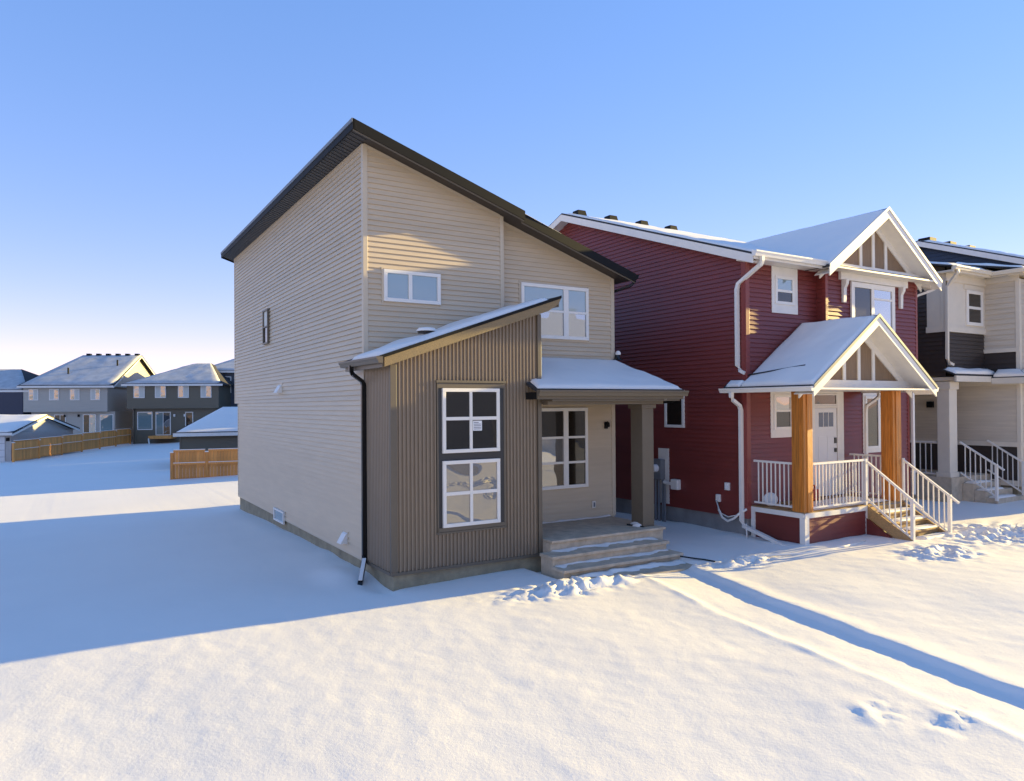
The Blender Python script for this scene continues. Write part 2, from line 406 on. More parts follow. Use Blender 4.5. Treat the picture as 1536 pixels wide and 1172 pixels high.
tag(link('ground', gm), None, kind='structure')
def gz(x, y): return float(ground_h(np.array([float(x)]), np.array([float(y)]))[0])

# ================================================================ MAIN HOUSE
H = thing('house', 'tall beige house with single-slope dark roof and taupe metal front bay', 'house', (3.1, 5.5, -.3))
SL = .325
wz = lambda x: 7.945-SL*x
def fz(x): return 8.095-SL*x
# foundation
B(.03, 6.2, -1.295, 12.0, -1.2, -.004).build('foundation', 'foundation', H)
wl = wall(H, LEFT(0), [(0, 0), (12.02, 0), (12.02, 3.05), (12.02, wz(0)), (0, wz(0))], 'siding_beige', t=.12)
B(.0, 6.2, 12.02, 12.55, 3.05, wz(6.2)).build('rear_overhang', 'siding_beige', H)
siding(wl, LEFT(0), [(12.02, 3.05), (12.55, 3.05), (12.55, wz(0)), (12.02, wz(0))], 'siding_beige')
wall(H, FRONT(0), [(0, 0), (3.06, 0), (3.06, wz(3.06)), (0, wz(0))], 'siding_beige', t=.12)
wall(H, FRONT(.2), [(3.06, .3), (6.23, .3), (6.23, wz(6.23)), (3.06, wz(3.06))], 'siding_beige', t=.12)
wall(H, RIGHT(6.23), [(.2, 0), (12.02, 0), (12.02, wz(6.23)), (.2, wz(6.23))], 'siding_beige', t=.12, sid=False)
wall(H, BACK(12.02), [(0, 0), (6.2, 0), (6.2, wz(6.2)), (0, wz(0))], 'siding_beige', t=.1, sid=False)
B(3.0, 3.058, .001, .2, .3, wz(3.06)).build('return_wall', 'siding_beige', H)
def ctrim(x0, x1, y0, y1, z0, z1, mt, p): return B(x0, x1, y0, y1, z0, z1).build('corner_trim', mt, p, bevel=.006)
ctrim(-.028, .07, -.028, .07, 0, wz(.05), 'trim_beige', H)
ctrim(3.0, 3.088, -.03, .05, 3.9, wz(3.09), 'trim_beige', H)
ctrim(6.15, 6.258, .17, .28, .3, wz(6.26)-.0, 'trim_beige', H)
ctrim(-.025, .05, 12.5, 12.575, 3.05, wz(.0), 'trim_beige', H)
ctrim(-.025, .05, 11.97, 12.045, 0, 3.04, 'trim_beige', H)
MB().pprism(LEFT(0), [(0, -.03), (12.02, -.03), (12.02, .012), (0, .012)], .004, .022).build('starter_strip', 'trim_beige', H)
# frieze trim under rake
MB().pprism(FRONT(0), [(0.07, wz(.07)-.05), (3.0, wz(3.0)-.05), (3.0, wz(3.0)), (.07, wz(.07))], .002, .024).build('frieze_trim', 'trim_beige', H)
MB().pprism(FRONT(.2), [(3.09, wz(3.09)-.05), (6.15, wz(6.15)-.05), (6.15, wz(6.15)), (3.09, wz(3.09))], .002, .024).build('frieze_trim', 'trim_beige', H)
# roof
rf = MB().slab([(-.33, -.42, fz(-.33)), (3.36, -.42, fz(3.36)), (3.36, 13.0, fz(3.36)), (-.33, 13.0, fz(-.33))], .06)
rf.slab([(3.36, -.29, fz(3.36)), (6.5, -.29, fz(6.5)), (6.5, 13.0, fz(6.5)), (3.36, 13.0, fz(3.36))], .06)
R = rf.build('roof', 'shingle', H)
tt = .045
MB().slab([(-.31, -.40, wz(-.31)+.05), (3.34, -.40, wz(3.34)+.05), (3.34, 12.98, wz(3.34)+.05), (-.31, 12.98, wz(-.31)+.05)], tt).build('soffit', 'soffit_dark', R)
MB().slab([(3.342, -.27, wz(3.342)+.05), (6.48, -.27, wz(6.48)+.05), (6.48, 12.98, wz(6.48)+.05), (3.342, 12.98, wz(3.342)+.05)], tt).build('soffit', 'soffit_dark', R)
def rake(x0, x1, y, mt='fascia_dark', t=.19, yo=.02):
    return MB().pprism(FRONT(y), [(x0, fz(x0)-t), (x1, fz(x1)-t), (x1, fz(x1)+.004), (x0, fz(x0)+.004)], 0, yo)
rake(-.345, 3.375, -.42).build('fascia', 'fascia_dark', R); rake(3.375, 6.52, -.29).build('fascia', 'fascia_dark', R)
rake(-.345, 3.34, -.40, t=.215, yo=.018).build('fascia_return', 'trim_taupe', R)
rake(3.38, 6.5, -.27, t=.215, yo=.018).build('fascia_return', 'trim_taupe', R)
B(3.345, 3.375, -.419, -.30, fz(3.36)-.2, fz(3.36)-.01).build('fascia_end', 'trim_taupe', R)
B(-.36, -.332, -.44, 13.02, fz(-.33)-.185, fz(-.33)+.006).build('fascia', 'fascia_dark', R)
B(-.375, -.361, -.44, 13.02, fz(-.33)-.06, fz(-.33)+.012).build('drip_edge', 'meter_grey', R)
rake(-.345, 6.5, 13.0, yo=-.02).build('fascia', 'fascia_dark', R)
for k in range(84):
    y = -.35+k*.16
    if k % 1 == 0: MB().slab([(-.3, y, wz(-.3)+.0045), (-.01, y, wz(-.01)+.0045), (-.01, y+.02, wz(-.01)+.0045), (-.3, y+.02, wz(-.3)+.0045)], .008).build('soffit_groove', 'black_metal', R)
gutter('gutter', (6.52, -.29, fz(6.5)-.01), (6.52, 13, fz(6.5)-.01), (1, 0, 0), H, 'fascia_dark')
MB().tube([(6.575, -.18, 5.87), (6.575, -.18, 5.80), (6.5, -.12, 5.72), (6.32, .3, 5.62), (6.31, .36, 5.5), (6.31, .36, 0)], .03, rect=(.07, .05)).build('downspout', 'black_metal', H)
snow_sheet('roof_snow', [(-.28, -.40, fz(-.28)), (6.46, -.27, fz(6.46)), (6.46, 12.9, fz(6.46)), (-.28, 12.9, fz(-.28))], .05, 50, 40, 'thin snow on the single-slope roof of the tall beige house', 1)
# upper windows
window(H, FRONT(0), .38, 1.585, 4.955, 5.575, [.93], None, 'glass_teal', fw_=.07, d=.055, mull=.075, base_h=.012, label='white sliding window with two panes tinted teal as reflected sky')
window(H, FRONT(.2), 3.63, 5.47, 4.41, 5.615, [4.83], [5.03], 'glass_mirror', fw_=.075, d=.055, mull=.13, bar=.05, base_h=.012, glmap={(0, 1): 'glass_teal', (1, 1): 'glass_teal'})
for a0, a1, b0, b1, yy in ((.34, .38, 4.92, 5.61, 0), (1.585, 1.61, 4.92, 5.61, 0), (3.59, 3.63, 4.38, 5.65, .2), (5.47, 5.49, 4.38, 5.65, .2)):
    MB().pbox(FRONT(yy), a0, a1, b0, b1, .005, .03).build('window_channel', 'trim_beige', H)
# lower window under the porch
window(H, FRONT(.2), 3.60, 5.42, 1.035, 2.86, [4.80], [1.62, 2.19], 'glass_dark', fw_=.075, d=.055, mull=.13, bar=.05, base_h=.012,
       glmap={(0, 0): 'glass_warm', (0, 1): 'glass_mirror'})
# left wall fittings
window(H, LEFT(0), 7.55, 8.15, 4.70, 5.68, [], [5.19], 'glass_dark', fw_=.05, d=.07, base_h=.012, fm='trim_taupe', glmap={(0, 1): 'blind'})
window(H, LEFT(.0), 5.95, 7.0, -.13, .20, [], None, 'glass_teal', fw_=.05, d=.05, base_h=.02)
def hood(y0, y1, z0, z1, name, mt):
    p = LEFT(0); d = .16
    o = MB().add([p(y0, z1, .01), p(y1, z1, .01), p(y1, z0, .01), p(y0, z0, .01), p(y0, z1-.03, .05), p(y1, z1-.03, .05), p(y1, z0, d), p(y0, z0, d)],
                 [(0, 1, 5, 4), (4, 5, 6, 7), (0, 4, 7, 3), (1, 2, 6, 5), (3, 7, 6, 2)]).build(name, mt, H)
    MB().pbox(p, y0-.06, y1+.06, z0-.05, z1+.05, .008, .022).build('vent_flange', 'trim_beige', o); return o
hood(6.2, 6.55, 3.30, 3.52, 'vent_hood', 'white_vinyl'); hood(1.0, 1.25, .16, .38, 'vent_hood', 'white_vinyl')

# ---- the metal-clad bay
BX0, BX1, BY = 0., 3.105, -1.325
bz = lambda x: 3.655+.342*x           # underside of the bay roof
def corrug(pl, a0, a1, top, z0, pitch=.0762, depth=.03):
    mb = MB(); a = a0; pr = [(0, 0), (.46, 0), (.54, 1), (.86, 1), (.94, 0), (1, 0)]
    pts = []
    while a < a1-1e-4:
        for f, h in pr[:-1]:
            x = a+f*pitch
            if x <= a1: pts.append((x, h*depth+.004))
        a += pitch
    pts.append((a1, .004)); n = len(pts)
    vs = [pl(x, z0, h) for x, h in pts]+[pl(x, top(x), h) for x, h in pts]
    return mb.add(vs, [(i, i+1, n+i+1, n+i) for i in range(n-1)])
bwz0 = 0.02
MB().pprism(FRONT(BY), [(BX0, 0), (BX1, 0), (BX1, bz(BX1)), (BX0, bz(BX0))], -.1, 0).build('bay_wall', 'metal_taupe', H)
corrug(FRONT(BY), .09, 3.045, bz, bwz0).build('corrugated_cladding', 'metal_taupe', H)
MB().pprism(LEFT(BX0), [(BY, 0), (0, 0), (0, bz(0)), (BY, bz(0))], -.1, -.001).build('bay_wall', 'metal_taupe', H)
corrug(LEFT(-.003), BY+.03, -.04, lambda a: bz(0)-.0, bwz0, .0762, .018).build('corrugated_cladding', 'metal_taupe', H)
MB().pprism(RIGHT(BX1), [(BY, 0), (.2, 0), (.2, bz(BX1)), (BY, bz(BX1))], -.1, -.001).build('bay_wall', 'metal_taupe', H)
corrug(RIGHT(BX1), BY+.06, .2, lambda a: bz(BX1), .3, .0762, .02).build('corrugated_cladding', 'metal_taupe', H)
ctrim(-.03, .09, BY-.034, BY+.03, 0, bz(0)+.0, 'trim_taupe', H); ctrim(3.05, 3.14, BY-.034, BY+.06, 0, bz(3.1), 'trim_taupe', H)
MB().pbox(FRONT(BY), -.034, 3.144, -.035, .02, .0, .045).build('base_flashing', 'trim_taupe', H)
MB().pbox(LEFT(0), BY, -.03, -.035, .02, .0, .04).build('base_flashing', 'trim_taupe', H)
# tall window set with dark surround, hood and sill
ws = MB().pbox(FRONT(BY), .87, 2.27, .63, 3.36, .024, .042).build('window_surround', 'window_surround', H)
for a0, a1, b0, b1, h0, h1, nm in ((.855, .885, .6, 3.38, .0, .05, 'jamb_trim'), (2.255, 2.285, .6, 3.38, .0, .05, 'jamb_trim'), (.84, 2.30, 3.345, 3.39, .0, .075, 'head_flashing'), (.86, 2.28, 3.25, 3.335, .042, .058, 'head_board'), (.84, 2.30, .60, .635, .0, .06, 'sill_flashing'), (.88, 2.26, .645, .715, .042, .066, 'sill_board')):
    MB().pbox(FRONT(BY), a0, a1, b0, b1, h0, h1).build(nm, 'trim_taupe', ws)
window(H, FRONT(BY), .955, 2.15, 2.065, 3.245, [1.535], [2.69], 'glass_dark', fw_=.065, d=.05, mull=.055, bar=.06, base_h=.043)
window(H, FRONT(BY), .955, 2.15, .72, 1.925, [1.535], [1.325], 'glass_warm', fw_=.065, d=.05, mull=.055, bar=.06, base_h=.043)
nb = MB().pbox(FRONT(BY), 1.58, 1.77, 2.46, 2.645, .067, .070).build('window_notice', 'paper', H)
for k in range(5): MB().pbox(FRONT(BY), 1.60, 1.75-(.05 if k == 4 else 0), 2.485+k*.03, 2.497+k*.03, .0702, .0708).build('notice_line', 'ink', nb)
# bay roof
bt = lambda x: 3.885+.342*(x+.0)
br = MB().slab([(-.3, -1.53, bt(-.3)), (3.5, -1.53, bt(3.5)), (3.5, 0, bt(3.5)), (-.3, 0, bt(-.3))], .05).build('bay_roof', 'shingle', H)
MB().pprism(FRONT(-1.505), [(-.2, bt(-.2)-.215), (3.2, bt(3.2)-.215), (3.44, bt(3.44)-.15), (3.50, bt(3.5)-.055), (-.2, bt(-.2)-.055)], 0, .025).build('rake_board', 'rake_board', br)
MB().pprism(FRONT(-1.53), [(-.3, bt(-.3)-.052), (3.51, bt(3.51)-.052), (3.51, bt(3.51)+.006), (-.3, bt(-.3)+.006)], 0, .012).build('drip_edge', 'fascia_dark', br)
MB().slab([(-.2, -1.5, bt(-.2)-.17), (3.42, -1.5, bt(3.42)-.17), (3.42, -.001, bt(3.42)-.17), (-.2, -.001, bt(-.2)-.17)], .02).build('soffit', 'trim_taupe', br)
B(3.44, 3.475, -1.5, -.01, bt(3.45)-.2, bt(3.45)-.056).build('fascia', 'trim_taupe', br)
B(-.235, -.205, -1.5, .42, bt(-.22)-.215, bt(-.22)-.056).build('fascia', 'trim_taupe', br)
MB().slab([(-.3, .001, bt(-.3)), (-.03, .001, bt(-.03)), (-.03, .44, bt(-.03)), (-.3, .44, bt(-.3))], .05).build('roof_return', 'shingle', br)
gutter('gutter', (-.237, -1.56, bt(-.26)-.02), (-.237, .47, bt(-.26)-.02), (-1, 0, 0), H, 'trim_taupe', .12, .11)
MB().tube([(-.30, -.10, 3.69), (-.30, -.10, 3.60), (-.26, -.10, 3.52), (-.09, -.10, 3.40), (-.06, -.10, 3.33), (-.06, -.10, .13), (-.07, -.12, .03), (-.33, -.62, -.27), (-.38, -.72, -.36)], .035, rect=(.085, .065)).build('downspout', 'black_metal', H)
MB().tube([(-.085, -.16, .075), (-.335, -.64, -.20)], .03, rect=(.07, .02)).build('spout_snow', 'roof_snow', H)
snow_sheet('roof_snow', [(-.27, -1.50, bt(-.27)), (3.25, -1.50, bt(3.25)), (3.25, -.015, bt(3.25)), (-.27, -.015, bt(-.27))], .075, 60, 26, 'smooth snow on the slanted roof of the taupe metal bay', 2, edge=.2)
tag(B(.72, .98, -1.08, -.86, bt(.85)+.09, bt(.85)+.135).build('roof_vent', 'black_metal', H), None)
MB().lathe((.85, -.97, bt(.85)+.13), [(.19, 0), (.19, .02), (.15, .06), (.05, .075), (.001, .08)], 14).build('vent_snow', 'roof_snow', H, smooth=True)
# ---- entry porch
pz = lambda y: 3.235+(y+1.75)*.372
pr = MB().slab([(2.74, -1.75, pz(-1.75)), (6.60, -1.75, pz(-1.75)), (6.26, .19, pz(.19)), (3.11, .19, pz(.19))], .06)
pr = MB().slab([(3.145, -1.75, pz(-1.75)), (6.60, -1.75, pz(-1.75)), (6.26, .19, pz(.19)), (3.145, .19, pz(.19))], .06)
pr.slab([(2.76, -1.75, pz(-1.75)), (3.14, -1.75, pz(-1.75)), (3.14, -1.375, pz(-1.375)), (2.76, -1.375, pz(-1.375))], .06)
pr.slab([(6.262, .19, pz(.19)), (6.60, -1.75, pz(-1.75)), (6.64, -1.7, pz(-1.75)-.01), (6.64, .6, pz(-1.75)-.01)], .06)
P = pr.build('porch_roof', 'shingle', H)
MB().pbox(FRONT(-1.72), 2.78, 6.58, pz(-1.75)-.20, pz(-1.75)-.055, 0, .03).build('fascia', 'trim_taupe', P)
MB().pbox(LEFT(2.78), -1.72, -1.37, pz(-1.75)-.2, pz(-1.75)-.062, 0, .02).build('fascia', 'fascia_dark', P)
MB().box(3.15, 6.5, -1.715, .18, 3.0, 3.03).build('soffit', 'trim_taupe', P)
gutter('gutter', (2.76, -1.755, pz(-1.75)-.02), (6.62, -1.755, pz(-1.75)-.02), (0, -1, 0), H, 'trim_taupe', .12, .115)
B(3.15, 6.17, -1.55, -1.38, 2.93, 2.998).build('porch_beam', 'trim_taupe', H)
B(5.97, 6.17, -1.37, .15, 2.93, 2.998).build('porch_beam', 'trim_taupe', H)
B(3.16, 5.6, .12, .165, 2.94, 2.99).build('frieze_trim', 'trim_taupe', H)
po = B(5.66, 5.98, -1.45, -1.07, .3, 2.93).build('porch_post', 'trim_taupe', H, bevel=.01)
B(5.62, 6.02, -1.49, -1.03, 2.84, 2.929).build('post_capital', 'trim_taupe', po, bevel=.008)
snow_sheet('roof_snow', [(2.80, -1.73, pz(-1.73)), (6.57, -1.73, pz(-1.73)), (6.24, .16, pz(.16)), (3.16, .16, pz(.16))], .06, 50, 30, 'smooth snow on the low entry porch roof of the beige house', 3, edge=.14)
MB().tube([(6.55, -1.62, 3.14), (6.55, -1.62, 3.06), (6.5, -1.45, 2.98), (6.42, -1.0, 2.95)], .03, rect=(.06, .05)).build('downspout', 'fascia_dark', H)
MB().lathe((6.3, .12, 3.98), [(.001, .14), (.06, .12), (.07, .06), (.1, .02), (.12, 0)], 12).build('vent_pipe', 'black_metal', H)
MB().lathe((6.3, .10, 4.10), [(.06, 0), (.07, .04), (.04, .09), (.001, .1)], 12).build('vent_snow', 'roof_snow', H, smooth=True)
# side entry recess: door wall to the right of the window, and fittings
B(6.262, 6.30, .35, 3.2, .3, 2.9).build('door_wall', 'siding_beige', H)
wl_ = MB().pbox(FRONT(.2), 5.93, 6.03, 2.36, 2.52, .018, .035).build('wall_lamp', 'fascia_dark', H)
MB().lathe((5.98, .09, 2.40), [(.001, 0), (.035, .01), (.04, .05), (.03, .10), (.001, .12)], 10).build('lamp_shade', 'fascia_dark', wl_)
MB().tube([(5.98, .165, 2.49), (5.98, .11, 2.53), (5.98, .09, 2.50)], .01, 6).build('lamp_arm', 'fascia_dark', wl_)
ou = MB().pbox(FRONT(.2), 5.54, 5.64, .53, .69, .018, .05).build('outlet_box', 'white_vinyl', H, bevel=.01)
MB().pbox(FRONT(.2), 5.568, 5.612, .56, .66, .05, .058).build('outlet', 'meter_grey', ou)

# concrete steps
ST = thing('front_steps', 'concrete front steps and landing beside the metal bay', 'steps', (4.4, -1.2, -.3))
B(3.142, 6.06, -1.62, .18, -.35, .245).build('landing_base', 'concrete', ST); B(3.142, 6.10, -1.68, .18, .246, .30).build('landing_slab', 'concrete', ST, bevel=.015)
B(2.92, 5.78, -2.02, -1.622, -.4, .03).build('riser', 'concrete', ST); B(2.88, 5.82, -2.08, -1.622, .031, .095).build('tread', 'concrete', ST, bevel=.015)
B(2.92, 5.82, -2.38, -2.022, -.4, -.16).build('riser', 'concrete', ST); B(2.88, 5.86, -2.44, -2.022, -.159, -.095).build('tread', 'concrete', ST, bevel=.015)
B(2.95, 5.80, -2.98, -2.442, -.5, -.255).build('ground_pad', 'concrete', ST, bevel=.01)
def snow_strip(x0, x1, y, z, w0, h, seed, label):
    n = 60; V = []; F = []
    for i in range(n+1):
        x = x0+(x1-x0)*i/n; ww = w0*(.55+1.1*max(-.3, float(fbm(np.array([x*3.]), np.array([seed*1.]), 3, seed)[0]))); hh = h*(.8+float(vnoise(np.array([x*6.]), np.array([seed+.5]), seed)[0]))
        if i in (0, n): ww *= .1; hh *= .1
        for k, (a, b) in enumerate(((0, 0), (0, hh), (-ww*.35, hh*.85), (-ww*.75, hh*.4), (-ww, 0))): V.append((x, y+a, z+b))
    for i in range(n):
        for k in range(4): a = i*5+k; F.append((a, a+1, a+6, a+5))
    me = bpy.data.meshes.new('snow'); me.from_pydata(V, [], F); me.materials.append(M['roof_snow'])
    for p in me.polygons: p.use_smooth = True
    tag(link('step_snow', me), label, 'snow', None, 'stuff')
snow_strip(3.15, 5.75, -1.623, .097, .22, .028, 11, 'thin snow left on the upper concrete front step')
snow_strip(2.95, 5.8, -2.023, -.093, .20, .028, 12, 'thin snow left on the lower concrete front step')
snow_strip(3.0, 5.75, -2.443, -.253, .22, .06, 13, 'thin snow at the foot of the concrete front steps')
snow_strip(3.2, 6.1, .175, .302, .09, .03, 14, 'thin line of snow along the wall on the concrete landing')
def lump(name, c, r, seed, label, squash=.6, mt='roof_snow', cat='snow'):
    bm = bmesh.new(); bmesh.ops.create_icosphere(bm, subdivisions=3, radius=1)
    for v in bm.verts:
        n = 1+.45*float(fbm(np.array([v.co.x*1.5+seed]), np.array([v.co.y*1.5+v.co.z]), 3, seed)[0])
        v.co = Vector((v.co.x*r[0]*n, v.co.y*r[1]*n, max(v.co.z, -.3)*r[2]*n))
    me = bpy.data.meshes.new(name); bm.to_mesh(me); bm.free(); me.materials.append(M[mt])
    for p in me.polygons: p.use_smooth = True
    o = link(name, me, None, c); return tag(o, label, cat, None, 'stuff')
lump('snow_lump', (5.72, -1.22, .30), (.16, .2, .09), 3, 'small heap of snow at the foot of the porch post')
tag(MB().tube([(5.55, -1.05, .315), (5.62, -1.25, .31), (5.66, -1.47, .312)], .018, 6).build('power_cord', 'cable_black'), 'short black cord lying on the concrete landing by the post', 'cord')
tag(MB().tube([(5.70, -2.50, gz(5.86, -2.5)+.05), (5.86, -2.72, gz(5.9, -2.72)+.03), (5.98, -2.9, gz(5.98, -2.9)+.02), (6.05, -3.1, gz(6.05, -3.1)+.015)], .016, 6).build('power_cord', 'cable_black'), 'black cord lying in the snow beside the concrete pad', 'cord')

# ================================================================ RED HOUSE
RH = thing('house', 'dark red house with white trim, cedar porch posts and snowy gables', 'house', (11.6, 5, -.2))
RY = 4.85; rs = .349
rwz = lambda y: 6.24+rs*(y+1.9) if y <= RY else 6.24+rs*(2*RY-y+1.9)
YB = 2*RY+1.9
B(8.43, 14.87, -1.87, YB-.03, -1, .298).build('foundation', 'foundation_grey', RH)
side_poly = [(-1.9, .3), (YB, .3), (YB, 6.24), (RY, rwz(RY)), (-1.9, 6.24)]
wall(RH, LEFT(8.4), side_poly, 'red_siding', .106)
wall(RH, FRONT(-1.9), [(8.4, .3), (10.95, .3), (10.95, 6.30), (8.4, 6.30)], 'red_siding', .106)
w2 = wall(RH, FRONT(-1.9), [(10.95, .3), (14.9, .3), (14.9, 3.6), (10.95, 3.6)], 'red_siding', .106)
wall(RH, FRONT(-2.15), [(10.95, 3.6), (14.9, 3.6), (14.9, 6.27), (10.95, 6.27)], 'red_siding', .106, t=.25)
wall(RH, LEFT(10.95), [(-2.15, 3.6), (-1.9, 3.6), (-1.9, 6.27), (-2.15, 6.27)], 'red_siding', .106, t=.05)
wall(RH, RIGHT(14.9), [(-1.9, .3), (YB, .3), (YB, 6.24), (RY, rwz(RY)), (-1.9, 6.24)], 'red_siding', sid=False)
wall(RH, BACK(YB), [(8.4, .3), (14.9, .3), (14.9, 6.24), (8.4, 6.24)], 'red_siding', sid=False)
ctrim(8.37, 8.50, -1.93, -1.8, .3, 6.26, 'red_trim', RH); ctrim(10.93, 11.03, -2.175, -2.08, 3.6, 6.26, 'red_trim', RH); ctrim(14.83, 14.92, -2.175, -2.08, 3.6, 6.26, 'red_trim', RH)
ctrim(14.83, 14.92, -1.93, -1.8, .3, 3.6, 'red_trim', RH)
rt_ = lambda y: rwz(y)+.20
XL, XR = 8.08, 15.2
rr = MB().slab([(XL, -2.38, rt_(-2.38)), (XR, -2.38, rt_(-2.38)), (XR, RY, rt_(RY)), (XL, RY, rt_(RY))], .05)
rr.slab([(XL, RY, rt_(RY)), (XR, RY, rt_(RY)), (XR, YB+.45, rt_(YB+.45)), (XL, YB+.45, rt_(YB+.45))], .05)
RR = rr.build('roof', 'shingle', RH)
for s_, nm in ((XL, 'rake_board'), (XR-.025, 'rake_board')):
    MB().pprism(PL((s_, 0, 0), (0, 1, 0), (1, 0, 0)), [(-2.4, rt_(-2.4)-.24), (RY, rt_(RY)-.24), (YB+.45, rt_(YB+.45)-.24), (YB+.45, rt_(YB+.45)-.045), (RY, rt_(RY)-.045), (-2.4, rt_(-2.4)-.045)], -.025, 0).build(nm, 'white_paint', RR)
MB().pprism(PL((XL+.002, 0, 0), (0, 1, 0), (1, 0, 0)), [(-2.36, rt_(-2.36)-.215), (RY, rt_(RY)-.215), (YB+.4, rt_(YB+.4)-.215), (YB+.4, rt_(YB+.4)-.2), (RY, rt_(RY)-.2), (-2.36, rt_(-2.36)-.2)], 0, .33).build('soffit', 'white_paint', RR)
B(8.1, 10.9, -2.36, -1.905, 6.16, 6.19).build('soffit', 'white_paint', RR)
B(8.07, 10.62, -2.40, -2.365, 6.13, 6.30).build('fascia', 'white_paint', RR)
gutter('gutter', (8.05, -2.402, 6.30), (10.55, -2.402, 6.30), (0, -1, 0), RH, 'white_vinyl', .12, .12)
MB().tube([(8.30, -2.46, 6.19), (8.30, -2.46, 6.10), (8.32, -2.40, 6.02), (8.36, -1.90, 5.78), (8.33, -1.75, 5.68), (8.32, -1.72, 5.55), (8.32, -1.72, 3.80), (8.34, -1.78, 3.68), (8.36, -1.9, 3.62)], .035, rect=(.09, .07)).build('downspout', 'white_vinyl', RH)
snow_sheet('roof_snow', [(8.12, -2.36, rt_(-2.36)), (15.1, -2.36, rt_(-2.36)), (15.1, RY, rt_(RY)), (8.12, RY, rt_(RY))], .05, 60, 40, 'thin snow on the main front roof slope of the red house', 4)
for k, x in enumerate((8.75, 10.0, 11.3, 12.6)):
    vo = MB().hexa([(x-.18, RY-.18, rt_(RY)-.05), (x+.18, RY-.18, rt_(RY)-.05), (x+.18, RY+.18, rt_(RY)-.05), (x-.18, RY+.18, rt_(RY)-.05)], [(x-.14, RY-.14, rt_(RY)+.15), (x+.14, RY-.14, rt_(RY)+.15), (x+.14, RY+.14, rt_(RY)+.15), (x-.14, RY+.14, rt_(RY)+.15)]).build('roof_vent', 'fascia_dark', RH)
# upper front gable
GX_, GZ, GY0 = 12.92, 7.86, -2.6
gs = .69; gw = 2.42
gtz = lambda x: GZ-gs*abs(x-GX_)
gb = MB()
for sg in (-1, 1):
    gb.slab([(GX_+sg*gw, GY0, gtz(GX_+gw)), (GX_, GY0, GZ), (GX_, 2.2, GZ), (GX_+sg*gw, -1.0+.0, gtz(GX_+gw))], .05)
GR = gb.build('gable_roof', 'shingle', RH)
def rake_pair(cx, cz, sl, wd, y, t0, t1, h, mt, par, nm='rake_board'):
    for sg in (-1, 1):
        MB().pprism(FRONT(y), [(cx+sg*.001, cz-t0), (cx+sg*wd, cz-sl*wd-t0), (cx+sg*wd, cz-sl*wd-t1), (cx+sg*.001, cz-t1)], 0, h).build(nm, mt, par, bevel=.0)
rake_pair(GX_, GZ, gs, gw, GY0+.03, -.004, .26, .03, 'white_paint', GR)
rake_pair(GX_, GZ, gs, gw+.01, GY0+.0, -.03, .045, .02, 'white_paint', GR, 'drip_edge')
for sg in (-1, 1):
    MB().slab([(GX_+sg*(gw-.03), GY0+.03, gtz(GX_+gw-.03)-.2), (GX_, GY0+.03, GZ-.2), (GX_, -2.16, GZ-.2), (GX_+sg*(gw-.03), -2.16, gtz(GX_+gw-.03)-.2)], .015).build('soffit', 'white_paint', GR)
gp = MB().pprism(FRONT(-2.15), [(10.97, 6.28), (14.88, 6.28), (GX_, GZ-.22)], -.2, 0).build('gable_panel', 'gable_brown', RH)
rake_pair(GX_, GZ-.2, gs, 2.2, -2.151, 0, .2, .03, 'white_paint', gp, 'gable_trim')
for x in (12.38, GX_, 13.47): MB().pbox(FRONT(-2.152), x-.055, x+.055, 6.36, gtz(x)-.3, 0, .028).build('batten', 'white_paint', gp)
MB().pbox(FRONT(-2.152), 10.75, 15.12, 6.20, 6.38, 0, .10).build('gable_beam', 'white_paint', gp)
B(10.6, 15.2, -2.58, -2.26, 6.155, 6.195).build('soffit', 'white_paint', GR)
MB().pbox(FRONT(-2.15), 11.45, 14.35, 5.98, 6.18, .02, .10).build('window_header', 'white_paint', RH, bevel=.006)
for x in (11.62, 14.08):
    MB().pprism(PL((x-.05, -2.15, 0), (0, -1, 0), (1, 0, 0)), [(.02, 5.98), (.16, 5.98), (.15, 5.88), (.09, 5.78), (.08, 5.42), (.02, 5.42)], 0, .11).build('corbel', 'white_paint', RH)
window(RH, FRONT(-2.15), 11.92, 13.80, 4.35, 5.97, [12.82], [[], [5.60]], 'glass_mirror', fw_=.13, d=.05, mull=.12, bar=.05, base_h=.018, glmap={(0, 0): 'glass_dark'})
snow_sheet('roof_snow', [(GX_-gw+.05, GY0+.03, gtz(GX_-gw+.05)), (GX_-.04, GY0+.03, gtz(GX_-.04)), (GX_-.04, 2.1, gtz(GX_-.04)), (GX_-gw+.05, -1.0, gtz(GX_-gw+.05))], .045, 40, 40, 'shaded snow on the left slope of the upper gable of the red house', 5, edge=.08)
gutter('gutter', (15.36, -2.55, 6.17), (15.36, -1.0, 6.17), (1, 0, 0), RH, 'white_vinyl', .1, .1)
MB().tube([(15.38, -2.45, 6.08), (15.36, -2.4, 6.0), (15.1, -2.1, 5.86), (14.98, -1.98, 5.75), (14.98, -1.98, .4)], .035, rect=(.08, .06)).build('downspout', 'white_vinyl', RH)
# upper-left window with white surround
def surround(parent, pl, a0, a1, b0, b1, wa0, wa1, wb0, wb1, h=.035):
    o = MB().pbox(pl, a0, a1, wb1, b1, .016, h).build('window_trim', 'white_paint', parent)
    MB().pbox(pl, a0, a1, b0, wb0, .016, h).build('sill_trim', 'white_paint', parent)
    MB().pbox(pl, a0, wa0, wb0, wb1, .016, h-.002).build('side_trim', 'white_paint', parent)
    MB().pbox(pl, wa1, a1, wb0, wb1, .016, h-.002).build('side_trim', 'white_paint', parent)
surround(RH, FRONT(-1.9), 9.27, 10.20, 5.06, 6.155, 9.38, 10.06, 5.27, 5.94)
window(RH, FRONT(-1.9), 9.38, 10.06, 5.27, 5.94, [], [5.59], 'glass_dark', fw_=.07, d=.045, bar=.06, base_h=.014, glmap={(0, 1): 'glass_teal'})
